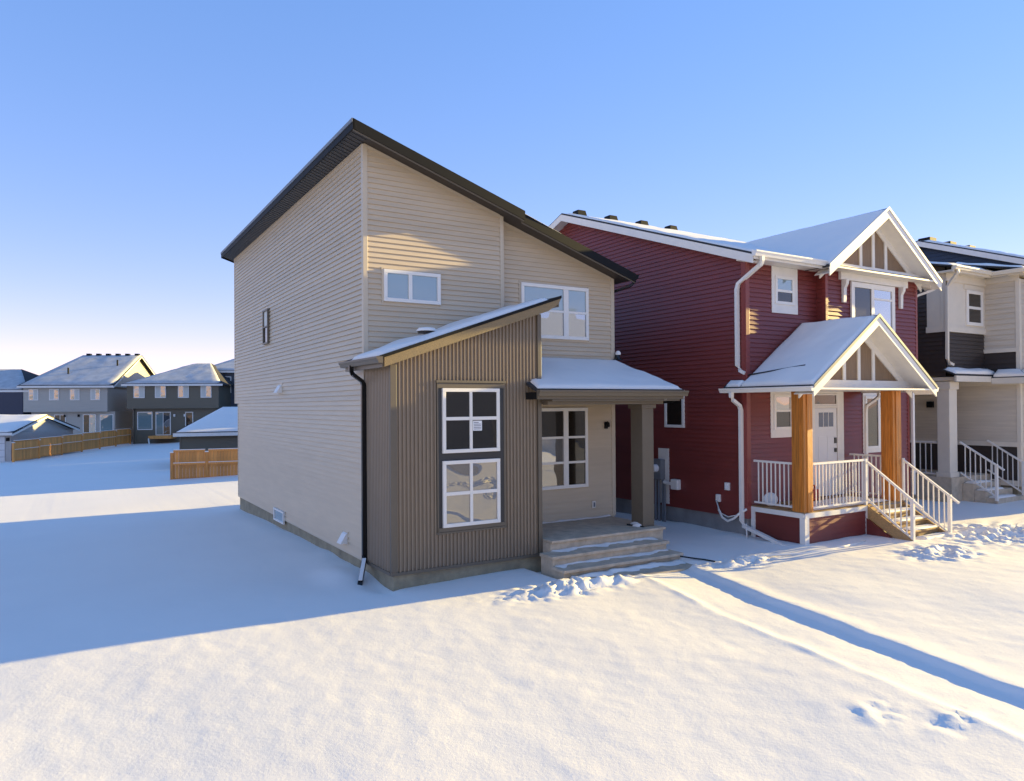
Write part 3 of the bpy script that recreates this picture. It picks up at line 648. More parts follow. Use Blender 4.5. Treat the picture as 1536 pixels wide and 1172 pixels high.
# porch storey
surround(RH, FRONT(-1.9), 9.19, 10.02, 2.12, 3.26, 9.29, 9.95, 2.30, 3.14)
window(RH, FRONT(-1.9), 9.29, 9.95, 2.30, 3.14, [], [2.75], 'glass_warm', fw_=.07, d=.045, bar=.05, base_h=.014, glmap={(0, 0): 'glass_dark'})
surround(RH, FRONT(-1.9), 12.78, 14.22, 1.62, 3.26, 12.86, 14.12, 1.72, 3.10)
window(RH, FRONT(-1.9), 12.86, 14.12, 1.72, 3.10, [13.46], [[], [2.78]], 'glass_mirror', fw_=.07, d=.045, bar=.05, mull=.09, base_h=.014, glmap={(0, 0): 'glass_dark', (1, 1): 'glass_dark'})
nb = MB().pbox(FRONT(-1.9), 13.62, 13.80, 2.30, 2.52, .045, .047).build('window_notice', 'paper', RH)
for k in range(4): MB().pbox(FRONT(-1.9), 13.65, 13.77, 2.33+k*.04, 2.345+k*.04, .0473, .0478).build('notice_line', 'ink', nb)
dr = MB().pbox(FRONT(-1.9), 10.78, 11.64, .63, 2.80, .012, .05).build('door', 'door_white', RH, bevel=.006)
for a0, a1 in ((10.90, 11.17), (11.25, 11.52)): MB().pbox(FRONT(-1.9), a0, a1, .85, 2.10, .05, .056).build('door_panel', 'door_white', dr, bevel=.003)
for k in range(3): MB().pbox(FRONT(-1.9), 10.93+k*.2, 11.10+k*.2, 2.34, 2.69, .05, .054).build('door_pane', 'glass_blue', dr)
MB().pbox(FRONT(-1.9), 11.53, 11.60, 1.92, 2.06, .05, .075).build('door_lock', 'black_metal', dr); MB().pbox(FRONT(-1.9), 11.53, 11.60, 1.70, 1.80, .05, .085).build('door_handle', 'black_metal', dr)
window(RH, FRONT(-1.9), 10.74, 11.68, 2.86, 3.16, [], None, 'glass_dark', fw_=.04, d=.045, base_h=.014, label='narrow dark transom above the white door')
for a0, a1, b0, b1 in ((10.64, 10.77, .63, 3.26), (11.66, 11.92, .63, 3.26), (10.64, 11.92, 3.165, 3.26), (10.77, 11.66, 2.805, 2.855)):
    MB().pbox(FRONT(-1.9), a0+.001, a1-.001, b0, b1, .014, .06 if a1-a0 < .5 else .058).build('door_casing', 'white_paint', RH)
# deck, skirt
B(8.5, 12.2, -3.33, -1.91, .56, .60).build('porch_deck', 'treated_wood', RH)
sk = MB().pbox(FRONT(-3.30), 8.62, 12.16, -.45, .47, -.04, 0).build('skirt', 'skirt_red', RH); siding(sk, FRONT(-3.30), [(8.62, -.4), (10.68, -.4), (10.68, .47), (8.62, .47)], 'red_siding', .115, rel=.014)
sk = MB().pbox(LEFT(8.53), -3.26, -1.93, -.45, .47, -.04, 0).build('skirt', 'skirt_red', RH); siding(sk, LEFT(8.53), [(-3.22, -.4), (-2.02, -.4), (-2.02, .47), (-3.22, .47)], 'skirt_red', .115, rel=.008)
MB().pbox(FRONT(-3.30), 8.5, 10.76, .475, .58, .0, .05).build('deck_rim', 'white_paint', RH); MB().pbox(LEFT(8.53), -3.30, -1.92, .475, .58, .0, .05).build('deck_rim', 'white_paint', RH)
B(8.478, 8.62, -3.352, -3.22, -.5, .474).build('skirt_post', 'white_paint', RH); B(10.68, 10.76, -3.345, -3.26, -.5, .474).build('skirt_post', 'white_paint', RH); B(8.485, 8.56, -2.02, -1.92, -.5, .474).build('skirt_post', 'white_paint', RH)
for x0, x1 in ((8.5, 8.80), (11.78, 12.12)):
    # built-up cedar post with a lighter proud middle board
    p = B(x0, x1, -3.325, -3.02, .602, 3.205).build('cedar_post', 'cedar', RH, bevel=.006)
    B(x0+.10, x1-.06, -3.345, -3.326, .604, 3.2).build('post_board', 'cedar', p); B(x0-.018, x0-.001, -3.25, -3.10, .604, 3.2).build('post_board', 'cedar', p)
# porch roof: gable to the front
QX, QZ, QY0 = 10.40, 4.86, -3.86; qs = .69; qw = 2.28
qtz = lambda x: QZ-qs*abs(x-QX)
qb = MB().slab([(QX-qw, QY0, qtz(QX-qw)), (QX, QY0, QZ), (QX, -1.9, QZ), (QX-qw, -1.9, qtz(QX-qw))], .045)
qb.slab([(QX+qw, QY0, qtz(QX+qw)), (QX, QY0, QZ), (QX, -1.9, QZ), (QX+qw, -1.9, qtz(QX+qw))], .045)
qb.slab([(QX-qw, -1.9, qtz(QX-qw)), (8.36, -1.9, qtz(8.36)), (8.36, -1.45, qtz(8.36)), (QX-qw, -1.45, qtz(QX-qw))], .045)
QR = qb.build('porch_roof', 'shingle', RH)
rake_pair(QX, QZ, qs, qw, QY0+.03, -.002, .23, .03, 'white_paint', QR)
rake_pair(QX, QZ, qs, qw+.01, QY0+.0, -.03, .04, .02, 'meter_grey', QR, 'drip_edge')
for sg in (-1, 1):
    MB().slab([(QX+sg*(qw-.03), QY0+.03, qtz(QX+qw-.03)-.18), (QX, QY0+.03, QZ-.18), (QX, -3.36, QZ-.18), (QX+sg*(qw-.03), -3.36, qtz(QX+qw-.03)-.18)], .015).build('soffit', 'white_paint', QR)
qp = MB().pprism(FRONT(-3.35), [(8.55, 3.36), (12.25, 3.36), (QX, QZ-.3)], -.06, 0).build('gable_panel', 'gable_brown', RH)
rake_pair(QX, QZ-.18, qs, 2.1, -3.351, 0, .2, .03, 'white_paint', qp, 'gable_trim')
for x in (9.86, QX, 10.95): MB().pbox(FRONT(-3.352), x-.05, x+.05, 3.42, qtz(x)-.28, 0, .028).build('batten', 'white_paint', qp)
MB().pbox(FRONT(-3.352), 8.45, 12.5, 3.25, 3.43, 0, .06).build('gable_beam', 'white_paint', qp)
B(8.16, 12.6, -3.84, -3.42, 3.21, 3.245).build('soffit', 'white_paint', QR)
B(8.5, 12.3, -3.34, -1.92, 3.208, 3.24).build('porch_ceiling', 'white_paint', QR)
B(8.12, 8.15, -3.82, -1.46, 3.17, 3.27).build('fascia', 'white_paint', QR)
gutter('gutter', (8.115, -3.86, 3.275), (8.115, -1.42, 3.275), (-1, 0, 0), RH, 'white_vinyl', .1, .1); gutter('gutter', (12.68, -3.86, 3.275), (12.68, -1.95, 3.275), (1, 0, 0), RH, 'white_vinyl', .1, .1)
MB().tube([(8.07, -1.75, 3.18), (8.07, -1.75, 3.08), (8.12, -1.76, 3.0), (8.28, -1.80, 2.88), (8.32, -1.80, 2.78), (8.32, -1.80, .25), (8.31, -1.86, .14), (8.25, -2.6, -.02), (8.2, -3.05, -.12)], .035, rect=(.09, .07)).build('downspout', 'white_vinyl', RH)
MB().tube([(12.72, -2.4, 3.18), (12.72, -2.4, 3.08), (12.6, -2.35, 2.98), (12.35, -2.3, 2.85), (12.32, -2.3, 2.72), (12.32, -2.3, -.1)], .035, rect=(.08, .06)).build('downspout', 'white_vinyl', RH)
snow_sheet('roof_snow', [(QX-qw+.03, QY0+.03, qtz(QX-qw+.03)), (QX-.03, QY0+.03, qtz(QX-.03)), (QX-.03, -1.93, qtz(QX-.03)), (QX-qw+.03, -1.93, qtz(QX-qw+.03))], .055, 44, 36, 'smooth shaded snow on the left slope of the cedar-post porch roof', 6, edge=.08)
snow_sheet('roof_snow', [(QX-qw+.03, -1.92, qtz(QX-qw+.03)), (8.35, -1.92, qtz(8.35)), (8.35, -1.5, qtz(8.35)), (QX-qw+.03, -1.5, qtz(QX-qw+.03))], .05, 10, 10, 'small patch of snow on the porch roof end beside the red wall', 7, edge=.08)
tag(MB().tube([(8.42, -1.88, qtz(8.42)+.08), (8.5, -2.3, qtz(8.5)+.075), (8.62, -2.9, qtz(8.62)+.07), (8.68, -3.25, qtz(8.68)+.07)], .018, 6).build('roof_cord', 'cable_black'), 'dark cord lying across the snow on the porch roof of the red house', 'cord')
# railings
bal = B(-.011, .011, -.011, .011, 0, 1).mesh('baluster', 'white_vinyl')
def railing(parent, p0, p1, h=1.02, gap=.115, low=.08, post0=False, post1=True, label=None, overrun=0):
    p0, p1 = Vector(p0), Vector(p1); d = p1-p0; hd = Vector((d.x, d.y, 0)); L_ = hd.length; e = d/L_
    mb = MB().tube([p0+Vector((0, 0, h)), p1+Vector((0, 0, h))+e*overrun], .03, rect=(.055, .045))
    o = mb.build('railing', 'white_vinyl', parent)
    if label: o['label'] = label
    MB().tube([p0+Vector((0, 0, low)), p1+Vector((0, 0, low))], .02, rect=(.035, .04)).build('bottom_rail', 'white_vinyl', o)
    for fl, p in ((post0, p0), (post1, p1)):
        if fl: B(p.x-.035, p.x+.035, p.y-.035, p.y+.035, p.z, p.z+h+.03).build('rail_post', 'white_vinyl', o)
    n = max(2, int(L_/gap))
    for k in range(1, n):
        p = p0+d*(k/n); b = link('baluster', bal, o, p+Vector((0, 0, low))); b.scale = (1, 1, h-low-.02)
    return o
railing(RH, (8.57, -1.96, .60), (8.57, -3.0, .60), post1=False)
railing(RH, (8.82, -3.29, .60), (10.72, -3.29, .60), post1=True)
railing(RH, (10.74, -3.33, .60), (10.74, -4.36, -.16), low=.12, overrun=.2, h=.97)
railing(RH, (12.15, -3.33, .60), (12.15, -4.40, -.16), low=.12, overrun=.2, post0=True, h=.97)
railing(RH, (12.16, -1.96, .60), (12.16, -3.0, .60), post1=False)
# stairs
sg_ = [(-3.34, .59), (-3.34, .32), (-4.36, -.30), (-4.46, -.30), (-4.46, -.10)]
for x in (10.72, 12.12): MB().pprism(PL((x-.02, 0, 0), (0, 1, 0), (1, 0, 0)), sg_, 0, .045).build('stair_stringer', 'treated_wood', RH)
MB().pprism(PL((10.66, 0, 0), (0, 1, 0), (1, 0, 0)), [(-3.345, .3), (-3.345, -.4), (-4.3, -.4), (-4.3, -.28)], 0, .03).build('skirt', 'skirt_red', RH)
for k in range(4):
    y = -3.36-.27*k; z = .43-.165*k
    t = B(10.748, 12.098, y-.30, y+.01, z-.045, z).build('stair_tread', 'treated_wood', RH, bevel=.006)
    B(10.75, 12.1, y+.0, y+.02, z+.002, z+.115).build('stair_riser', 'treated_wood', RH)
    snow_sheet('step_snow', [(10.95+.05*k, y-.29, z), (12.08, y-.29, z), (12.08, y-.01, z), (10.95+.05*k, y-.01, z)], .035, 24, 10, ['snow on the top wooden stair of the red porch', 'snow on the second wooden stair from the red porch deck', 'snow on the third wooden stair from the red porch deck', 'snow on the lowest wooden stair of the red porch'][k], 20+k, edge=.07)
snow_sheet('deck_snow', [(8.9, -3.22, .60), (11.9, -3.2, .60), (11.6, -2.2, .60), (9.2, -2.4, .60)], .03, 30, 16, 'thin snow on the deck of the cedar-post porch', 30, edge=.2)
# side wall fittings
window(RH, LEFT(8.4), .03, .72, 2.33, 3.28, [], None, 'glass_dark', fw_=.07, d=.05, base_h=.014)
mp_ = MB().pbox(LEFT(8.4), .60, .98, .36, 1.78, .018, .04).build('meter_board', 'white_paint', RH)
mbx = MB().pbox(LEFT(8.4), .72, 1.06, .98, 1.50, .041, .20).build('meter_box', 'meter_grey', RH, bevel=.012)
MB().tube([LEFT(8.4)(.89, 1.27, .2), LEFT(8.4)(.89, 1.27, .30), LEFT(8.4)(.89, 1.27, .32)], [.10, .10, .07], 16).build('meter_dial', 'paper', mbx)
for a in (.75, .9, 1.02): MB().tube([LEFT(8.4)(a, .99, .1), LEFT(8.4)(a, -.4, .1)], .035, 8).build('conduit', 'meter_grey', RH)
MB().tube([LEFT(8.4)(.68, .92, .12), LEFT(8.4)(.55, .90, .12), LEFT(8.4)(.3, .90, .12)], .045, 8).build('gas_pipe', 'white_vinyl', RH); MB().pbox(LEFT(8.4), .18, .42, .76, 1.02, .018, .16).build('gas_regulator', 'white_vinyl', RH, bevel=.02)
MB().tube([LEFT(8.4)(.66, .95, .12), LEFT(8.4)(.66, .6, .12), LEFT(8.4)(.66, -.3, .12)], .025, 8).build('gas_pipe', 'meter_grey', RH)
ob = MB().pbox(LEFT(8.4), -1.42, -1.28, .90, 1.08, .018, .07).build('outlet_box', 'white_vinyl', RH, bevel=.01); MB().pbox(LEFT(8.4), -1.38, -1.31, .93, 1.05, .07, .08).build('outlet', 'paper', ob)
vb = MB().pbox(LEFT(8.4), -1.14, -1.02, .60, .78, .018, .09).build('hose_bib', 'white_vinyl', RH, bevel=.015)
L8 = LEFT(8.4)
hp = [L8(-1.08, .62, .09), L8(-1.15, .42, .12), L8(-1.28, .26, .14), L8(-1.45, .20, .15), L8(-1.62, .28, .14), L8(-1.75, .40, .12), L8(-1.9, .52, .02)]
tag(MB().tube(hp, .028, 8).build('drain_hose', 'white_vinyl', RH, smooth=True), 'white hose looping along the red wall')
tag(MB().tube([L8(-1.05, .64, .1), L8(-1.2, .36, .13), L8(-1.45, .30, .14), L8(-1.68, .36, .13)], .012, 6).build('drain_hose', 'white_vinyl', RH, smooth=True), None)
for k in range(3): MB().tube([(8.30, -1.85-.05*k, .2), (8.36-.07*k, -1.9-.06*k, .02), (8.34-.1*k, -1.95-.07*k, -.2)], .012, 6).build('drain_hose', 'white_vinyl', RH)
# things on the deck
c = Vector((8.72, -2.28, .76)); nx_ = Vector((-.85, -.5, .15)).normalized()
MBd = MB().tube([c-nx_*.05, c-nx_*.02, c+nx_*.02, c+nx_*.05], [.13, .155, .155, .13], 20)
tag(MBd.build('round_lid', 'paper', smooth=False, bevel=.006), 'round white lid standing behind the porch railing', 'lid')
jc = thing('jerry_can', 'red plastic fuel can on the porch deck behind the railing', 'fuel can', (10.35, -2.2, .61))
B(10.2, 10.46, -2.28, -2.1, .61, .88).build('body', 'red_plastic', jc, bevel=.03)
MB().tube([(10.24, -2.19, .88), (10.24, -2.19, .96), (10.40, -2.19, .96), (10.42, -2.19, .88)], .018, 8).build('handle', 'red_plastic', jc); MB().tube([(10.18, -2.19, .86), (10.10, -2.19, 1.02)], .022, 8).build('spout', 'black_metal', jc)
tag(MB().tube([(6.3, -3.42, gz(6.3, -3.42)+.01), (7.0, -3.5, gz(7., -3.5)+.012), (7.8, -3.75, gz(7.8, -3.75)+.012), (8.6, -3.9, gz(8.6, -3.9)+.012), (9.4, -3.85, gz(9.4, -3.85)+.012), (9.9, -3.8, gz(9.9, -3.8)+.01)], .022, 8).build('garden_hose', 'white_vinyl', smooth=True), 'white hose lying on the snow in front of the cedar porch', 'hose')

# ================================================================ THIRD HOUSE (cream and brown)
TH = thing('house', 'cream and dark brown house with white stair railings at the right edge', 'house', (20.5, 3, 0))
B(17.3, 23.9, .6, 11, -1, .3).build('foundation', 'foundation', TH); B(19.42, 23.9, -2.6, .65, -1, .42).build('foundation', 'foundation', TH)
wall(TH, LEFT(17.2), [(-1.72, 3.7), (11, 3.7), (11, 6.7), (-1.72, 6.7)], 'brown_siding', .13); wall(TH, LEFT(17.2), [(.75, .3), (11, .3), (11, 3.7), (.75, 3.7)], 'brown_siding', .13)
wall(TH, FRONT(-1.72), [(17.2, 3.7), (19.38, 3.7), (19.38, 5.05), (17.2, 5.05)], 'brown_siding', .12)
MB().pbox(FRONT(-1.72), 17.14, 19.38, 5.05, 6.72, -.1, .04).build('upper_cladding', 'cream_trim', TH); MB().pbox(FRONT(-1.72), 17.12, 19.38, 5.0, 5.17, .02, .07).build('band_trim', 'cream_trim', TH)
MB().pbox(FRONT(-1.72), 17.12, 19.38, 6.48, 6.72, .04, .08).build('band_trim', 'cream_trim', TH)
MB().pbox(LEFT(17.2), -1.76, -1.20, 5.05, 6.72, -.02, .04).build('upper_cladding', 'cream_trim', TH); MB().pbox(LEFT(17.2), -1.79, -1.18, 5.0, 5.17, .03, .07).build('band_trim', 'cream_trim', TH)
window(TH, FRONT(-1.72), 18.25, 19.18, 5.24, 6.30, [], [5.78], 'glass_dark', fw_=.10, d=.05, bar=.08, base_h=.042)
MB().pbox(FRONT(-1.72), 18.15, 19.28, 6.31, 6.46, .04, .06).build('window_trim', 'cream_trim', TH)
wall(TH, LEFT(19.38), [(-2.70, 4.48), (-1.72, 4.48), (-1.72, 6.6), (-2.70, 6.6)], 'cream_siding', .16); wall(TH, LEFT(19.38), [(-2.70, 3.6), (-1.72, 3.6), (-1.72, 4.48), (-2.70, 4.48)], 'brown_siding', .16)
wall(TH, LEFT(19.38), [(-2.70, 1.70), (.7, 1.70), (.7, 3.6), (-2.70, 3.6)], 'cream_siding', .16); wall(TH, LEFT(19.38), [(-2.70, .55), (.7, .55), (.7, 1.58), (-2.70, 1.58)], 'brown_siding', .14)
MB().pbox(LEFT(19.38), -2.72, .7, 1.57, 1.71, .0, .05).build('band_trim', 'cream_trim', TH); MB().pbox(LEFT(19.38), -2.72, .7, .40, .56, .0, .05).build('band_trim', 'cream_trim', TH); MB().pbox(LEFT(19.38), -2.72, -1.72, 4.42, 4.54, .0, .05).build('band_trim', 'cream_trim', TH)
MB().pbox(LEFT(19.38), -2.72, .7, 3.42, 3.58, .0, .05).build('band_trim', 'cream_trim', TH); MB().pbox(LEFT(19.38), -2.72, -1.72, 6.55, 6.72, .0, .06).build('band_trim', 'cream_trim', TH)
for b0, b1, mt in ((.55, 1.58, 'cream_siding'), (1.70, 6.6, 'cream_siding')): wall(TH, FRONT(-2.70), [(19.38, b0), (23.9, b0), (23.9, b1), (19.38, b1)], mt, .16)
MB().pbox(FRONT(-2.70), 19.36, 23.9, 1.57, 1.71, .0, .05).build('band_trim', 'cream_trim', TH); MB().pbox(FRONT(-2.70), 19.36, 23.9, .40, .56, .0, .05).build('band_trim', 'cream_trim', TH)
ctrim(19.345, 19.46, -2.735, -2.62, .56, 6.6, 'cream_trim', TH)
wall(TH, FRONT(.7), [(17.2, .45), (19.38, .45), (19.38, 3.6), (17.2, 3.6)], 'brown_siding', .13)
MB().pbox(FRONT(.7), 18.5, 19.35, .5, 3.5, .02, .04).build('cream_panel', 'cream_siding', TH)
d3 = MB().pbox(FRONT(.7), 17.35, 18.2, .5, 2.75, .02, .06).build('door', 'door_white', TH); MB().pbox(FRONT(.7), 18.08, 18.15, 1.5, 1.6, .06, .1).build('door_handle', 'meter_grey', d3)
MB().pbox(LEFT(19.38), -.2, .0, 2.75, 2.95, .03, .12).build('wall_lamp', 'fascia_dark', TH)
tr = lambda y: 6.87+.24*(y+2.1)
tb = MB().slab([(16.85, -2.1, 6.87), (24.2, -2.1, 6.87), (24.2, 4.6, tr(4.6)), (16.85, 4.6, tr(4.6))], .05); tb.slab([(16.85, 4.6, tr(4.6)), (24.2, 4.6, tr(4.6)), (24.2, 11.4, 6.87), (16.85, 11.4, 6.87)], .05)
tb.slab([(19.0, -3.0, 6.85), (24.2, -3.0, 6.85), (24.2, -.8, 7.32), (19.0, -.8, 7.32)], .05)
TR = tb.build('roof', 'shingle', TH)
MB().pprism(LEFT(17.2), [(-1.72, 6.7), (11, 6.7), (11, 6.75), (4.6, tr(4.6)-.1), (-1.72, 6.9)], -.1, .0).build('wall', 'brown_siding', TH)
B(16.9, 19.1, -2.08, -1.6, 6.70, 6.75).build('soffit', 'cream_trim', TR); B(19.05, 24.1, -2.98, -2.5, 6.70, 6.75).build('soffit', 'cream_trim', TR)
B(16.86, 18.99, -2.12, -2.08, 6.68, 6.83).build('fascia', 'cream_trim', TR); B(19.0, 19.04, -2.98, -2.0, 6.68, 6.80).build('fascia', 'cream_trim', TR); B(19.0, 24.2, -3.03, -2.99, 6.68, 6.80).build('fascia', 'cream_trim', TR)
gutter('gutter', (16.85, -2.125, 6.85), (18.95, -2.125, 6.85), (0, -1, 0), TH, 'cream_trim'); gutter('gutter', (18.96, -3.08, 6.83), (18.96, -2.0, 6.83), (-1, 0, 0), TH, 'cream_trim')
MB().tube([(17.0, -2.18, 6.74), (17.0, -2.18, 6.66), (17.1, -1.95, 6.45), (17.12, -1.82, 6.3), (17.12, -1.80, 4.2), (17.2, -1.83, 4.06), (17.32, -1.85, 4.02)], .035, rect=(.09, .07)).build('downspout', 'cream_trim', TH)
snow_sheet('roof_snow', [(16.9, -2.05, 6.87), (24.1, -2.05, 6.88), (24.1, 4.5, tr(4.5)), (16.9, 4.5, tr(4.5))], .09, 40, 30, 'snow on the roof of the cream and brown house', 8)
snow_sheet('roof_snow', [(19.05, -2.95, 6.86), (24.1, -2.95, 6.86), (24.1, -.9, 7.31), (19.05, -.9, 7.31)], .07, 30, 16, 'snow on the forward roof at the right edge of the photo', 9)
# its porch
fb = B(20.8, 23.9, -4.45, -2.72, -.6, 6.5).build('shade_block', 'cream_siding', TH); B(20.6, 24.1, -4.6, -2.74, 6.51, 6.7).build('bay_roof', 'shingle', fb)  # unseen block and roof added out of frame to shade yards and walls
sk3 = MB().slab([(18.95, -3.12, 3.66), (20.58, -3.12, 3.66), (20.58, -2.75, 3.86), (19.33, -2.75, 3.86)], .05).slab([(18.95, -3.12, 3.66), (19.33, -2.75, 3.86), (19.33, -2.12, 3.86), (18.95, -2.12, 3.66)], .05).build('skirt_roof', 'shingle', TH)
B(18.96, 20.58, -3.14, -3.10, 3.46, 3.64).build('fascia', 'cream_trim', sk3); B(18.94, 18.98, -3.10, -2.13, 3.46, 3.64).build('fascia', 'cream_trim', sk3); B(18.99, 20.58, -3.09, -2.76, 3.47, 3.50).build('soffit', 'cream_trim', sk3); B(18.99, 19.33, -2.75, -2.13, 3.47, 3.50).build('soffit', 'cream_trim', sk3)
snow_sheet('roof_snow', [(18.98, -3.10, 3.66), (20.56, -3.10, 3.66), (20.56, -2.77, 3.85), (19.3, -2.77, 3.85)], .09, 30, 10, 'snow on the skirt roof round the cream wall at the right edge', 62)
snow_sheet('roof_snow', [(18.97, -3.08, 3.66), (19.31, -2.75, 3.85), (19.31, -2.14, 3.85), (18.97, -2.14, 3.66)], .09, 12, 20, 'snow on the short side of the skirt roof above the cream porch', 63)
B(17.2, 19.36, -2.05, .68, 3.56, 3.66).build('porch_ceiling', 'cream_trim', TH)
MB().slab([(16.95, -2.1, 3.74), (19.36, -2.1, 3.74), (19.36, -1.74, 3.90), (16.95, -1.74, 3.90)], .05).build('porch_roof', 'shingle', TH)
B(16.98, 19.34, -2.12, -2.06, 3.52, 3.69).build('fascia', 'cream_trim', TH)
snow_sheet('roof_snow', [(16.98, -2.08, 3.74), (19.34, -2.08, 3.74), (19.34, -1.76, 3.89), (16.98, -1.76, 3.89)], .10, 30, 10, 'snow on the narrow porch roof of the cream and brown house', 10)
cl = B(17.2, 17.62, -1.80, -1.44, .72, 3.52).build('porch_column', 'cream_trim', TH, bevel=.012)
B(17.16, 17.66, -1.84, -1.40, 3.30, 3.519).build('column_capital', 'cream_trim', cl, bevel=.01); B(17.17, 17.65, -1.83, -1.41, .715, .86).build('column_base', 'cream_trim', cl, bevel=.01)
B(17.15, 19.36, -1.86, .68, -.5, .715).build('porch_deck', 'concrete', TH)
for k in range(3): B(17.75+.0*k, 19.32, -2.18-.32*k, -1.862-.32*k, -.5, .53-.185*k).build('porch_step', 'concrete', TH, bevel=.015)
for k in range(3): snow_sheet('step_snow', [(17.8, -2.16-.32*k, .53-.185*k), (18.9, -2.16-.32*k, .53-.185*k), (18.9, -1.88-.32*k, .53-.185*k), (17.8, -1.88-.32*k, .53-.185*k)], .05, 20, 10, ['snow on the top concrete step of the cream house', 'snow on the middle concrete step of the cream house', 'snow on the bottom concrete step of the cream house'][k], 50+k)
railing(TH, (17.28, -1.38, .715), (17.28, .6, .715), post1=False, gap=.16); railing(TH, (17.72, -1.82, .72), (17.72, -2.80, .10), low=.12, overrun=.2, gap=.13)
railing(TH, (19.3, -1.82, .72), (19.3, -2.80, .10), low=.12, overrun=.2, gap=.13)

# fourth house: navy gable behind
NH = thing('house', 'house with navy siding whose gable rises behind the cream house', 'house', (29, 4, 0))
nrz = lambda y: 9.75-.366*abs(y-3.8)
wall(NH, LEFT(26), [(-2, -.3), (9.6, -.3), (9.6, nrz(9.6)-.2), (3.8, 9.55), (-2, nrz(-2)-.2)], 'navy_siding', .16); B(26.01, 32, -2, 9.6, -.4, 7.3).build('house_body', 'navy_siding', NH)
nb_ = MB().slab([(25.7, -2.5, nrz(-2.5)), (32.3, -2.5, nrz(-2.5)), (32.3, 3.8, nrz(3.8)), (25.7, 3.8, nrz(3.8))], .05); nb_.slab([(25.7, 3.8, nrz(3.8)), (32.3, 3.8, nrz(3.8)), (32.3, 10, nrz(10)), (25.7, 10, nrz(10))], .05); NR = nb_.build('roof', 'shingle', NH)
MB().pprism(PL((25.7, 0, 0), (0, 1, 0), (-1, 0, 0)), [(-2.5, nrz(-2.5)-.26), (3.8, nrz(3.8)-.26), (10, nrz(10)-.26), (10, nrz(10)-.05), (3.8, nrz(3.8)-.05), (-2.5, nrz(-2.5)-.05)], 0, .03).build('rake_board', 'white_paint', NR)
snow_sheet('roof_snow', [(25.75, -2.4, nrz(-2.4)), (32.2, -2.4, nrz(-2.4)), (32.2, 3.75, nrz(3.75)), (25.75, 3.75, nrz(3.75))], .08, 30, 30, 'snow on the roof of the navy gabled house far right', 61)
for x in (26.4, 28.0, 29.6): B(x-.25, x+.25, 3.55, 4.05, nrz(3.8)-.05, nrz(3.8)+.15).build('roof_vent', 'fascia_dark', NH)

# ================================================================ BACK ROW (own frame, turned 24 degrees)
A24 = -math.radians(24); O24 = Vector((.8, 70., 0)); E1 = Vector((math.cos(A24), math.sin(A24), 0)); E2 = Vector((-math.sin(A24), math.cos(A24), 0))
def back_house(label, mt, x0, x1, depth, zb, cant0, cant1, zc, ze, ridge, kind, uppers, lowers, name='house', lmt=None):
    T = thing(name, label, 'house', O24, A24, worldframe=False)
    lmt = lmt or mt
    B(x0, x1, 0, depth, zb-1.0, zc).build('lower_wall', lmt, T); B(cant0, cant1, -.6, depth, zc+.001, ze).build('upper_wall', mt, T)
    for (a0, b0, a1, b1, dark) in uppers:
        f = MB().pbox(FRONT(-.6), a0, a1, b0, b1, 0, .05).build('window', 'white_vinyl', T)
        m_ = (a0+a1)/2
        MB().pbox(FRONT(-.6), a0+.07, m_-.03, b0+.08, b1-.08, .05, .055).build('pane', 'glass_warm' if dark == 0 else 'blind', f); MB().pbox(FRONT(-.6), m_+.03, a1-.07, b0+.08, b1-.08, .05, .055).build('pane', 'blind' if dark == 0 else 'glass_warm', f)
    for (a0, b0, a1, b1, g1, g2) in lowers:
        f = MB().pbox(FRONT(0), a0, a1, b0, b1, 0, .05).build('window', 'white_vinyl', T); m_ = (a0+a1)/2
        if g2: MB().pbox(FRONT(0), a0+.08, m_-.03, b0+.08, b1-.08, .05, .055).build('pane', g1, f); MB().pbox(FRONT(0), m_+.03, a1-.08, b0+.08, b1-.08, .05, .055).build('pane', g2, f)
        else: MB().pbox(FRONT(0), a0+.08, a1-.08, b0+.08, b1-.08, .05, .055).build('pane', g1, f)
    return T
u4 = lambda xs, z0, z1, w_: [(x, z0, x+w_, z1, i % 2) for i, x in enumerate(xs)]
G = back_house('pale grey two-storey house with four upper windows and long shaded snowy roof', 'grey_siding', -9.66, -1.75, 14, -.8, -10.1, -2.25, 2.58, 5.15, None, 'gable',
               u4((-9.6, -7.69, -5.76, -3.82), 3.74, 4.87, .9), [(-4.8, .4, -3.55, 2.32, 'glass_dark', 'glass_teal'), (-3.2, .4, -1.9, 2.3, 'glass_teal', None), (-7.5, 1.5, -6.4, 2.32, 'glass_dark', 'glass_dark')])
for rx in (-5.2, -6.5):
    MB().pbox(FRONT(0), rx-.08, rx+.08, 2.05, 2.3, 0, .12).build('wall_lamp', 'fascia_dark', G)
D = back_house('dark olive two-storey house with four pale upper windows and hip roof', 'olive_siding', 0, 8.2, 11, -.8, -.4, 8.5, 2.84, 5.3, None, 'hip',
               u4((.26, 2.31, 4.53, 6.74), 3.92, 5.18, 1.06), [(.39, .67, 1.86, 2.52, 'glass_teal', None), (2.16, .1, 3.64, 2.5, 'glass_teal', 'glass_mirror'), (5.05, .96, 5.83, 2.48, 'glass_dark', None)])
for rx in (4.0, 5.0): MB().pbox(FRONT(0), rx-.08, rx+.08, 2.0, 2.25, 0, .12).build('wall_lamp', 'white_vinyl', D)
B(1.99, 4.2, -1.6, -.06, -.2, .1).build('landing', 'fence_wood', D); MB().tube([(2.0, -1.6, -.2), (2.5, -2.6, -1.2)], .06, rect=(.1, .2)).build('landing_brace', 'white_vinyl', D)
B(-.02, .12, -.14, -.01, -1.6, 2.8).build('corner_trim', 'trim_taupe', D)
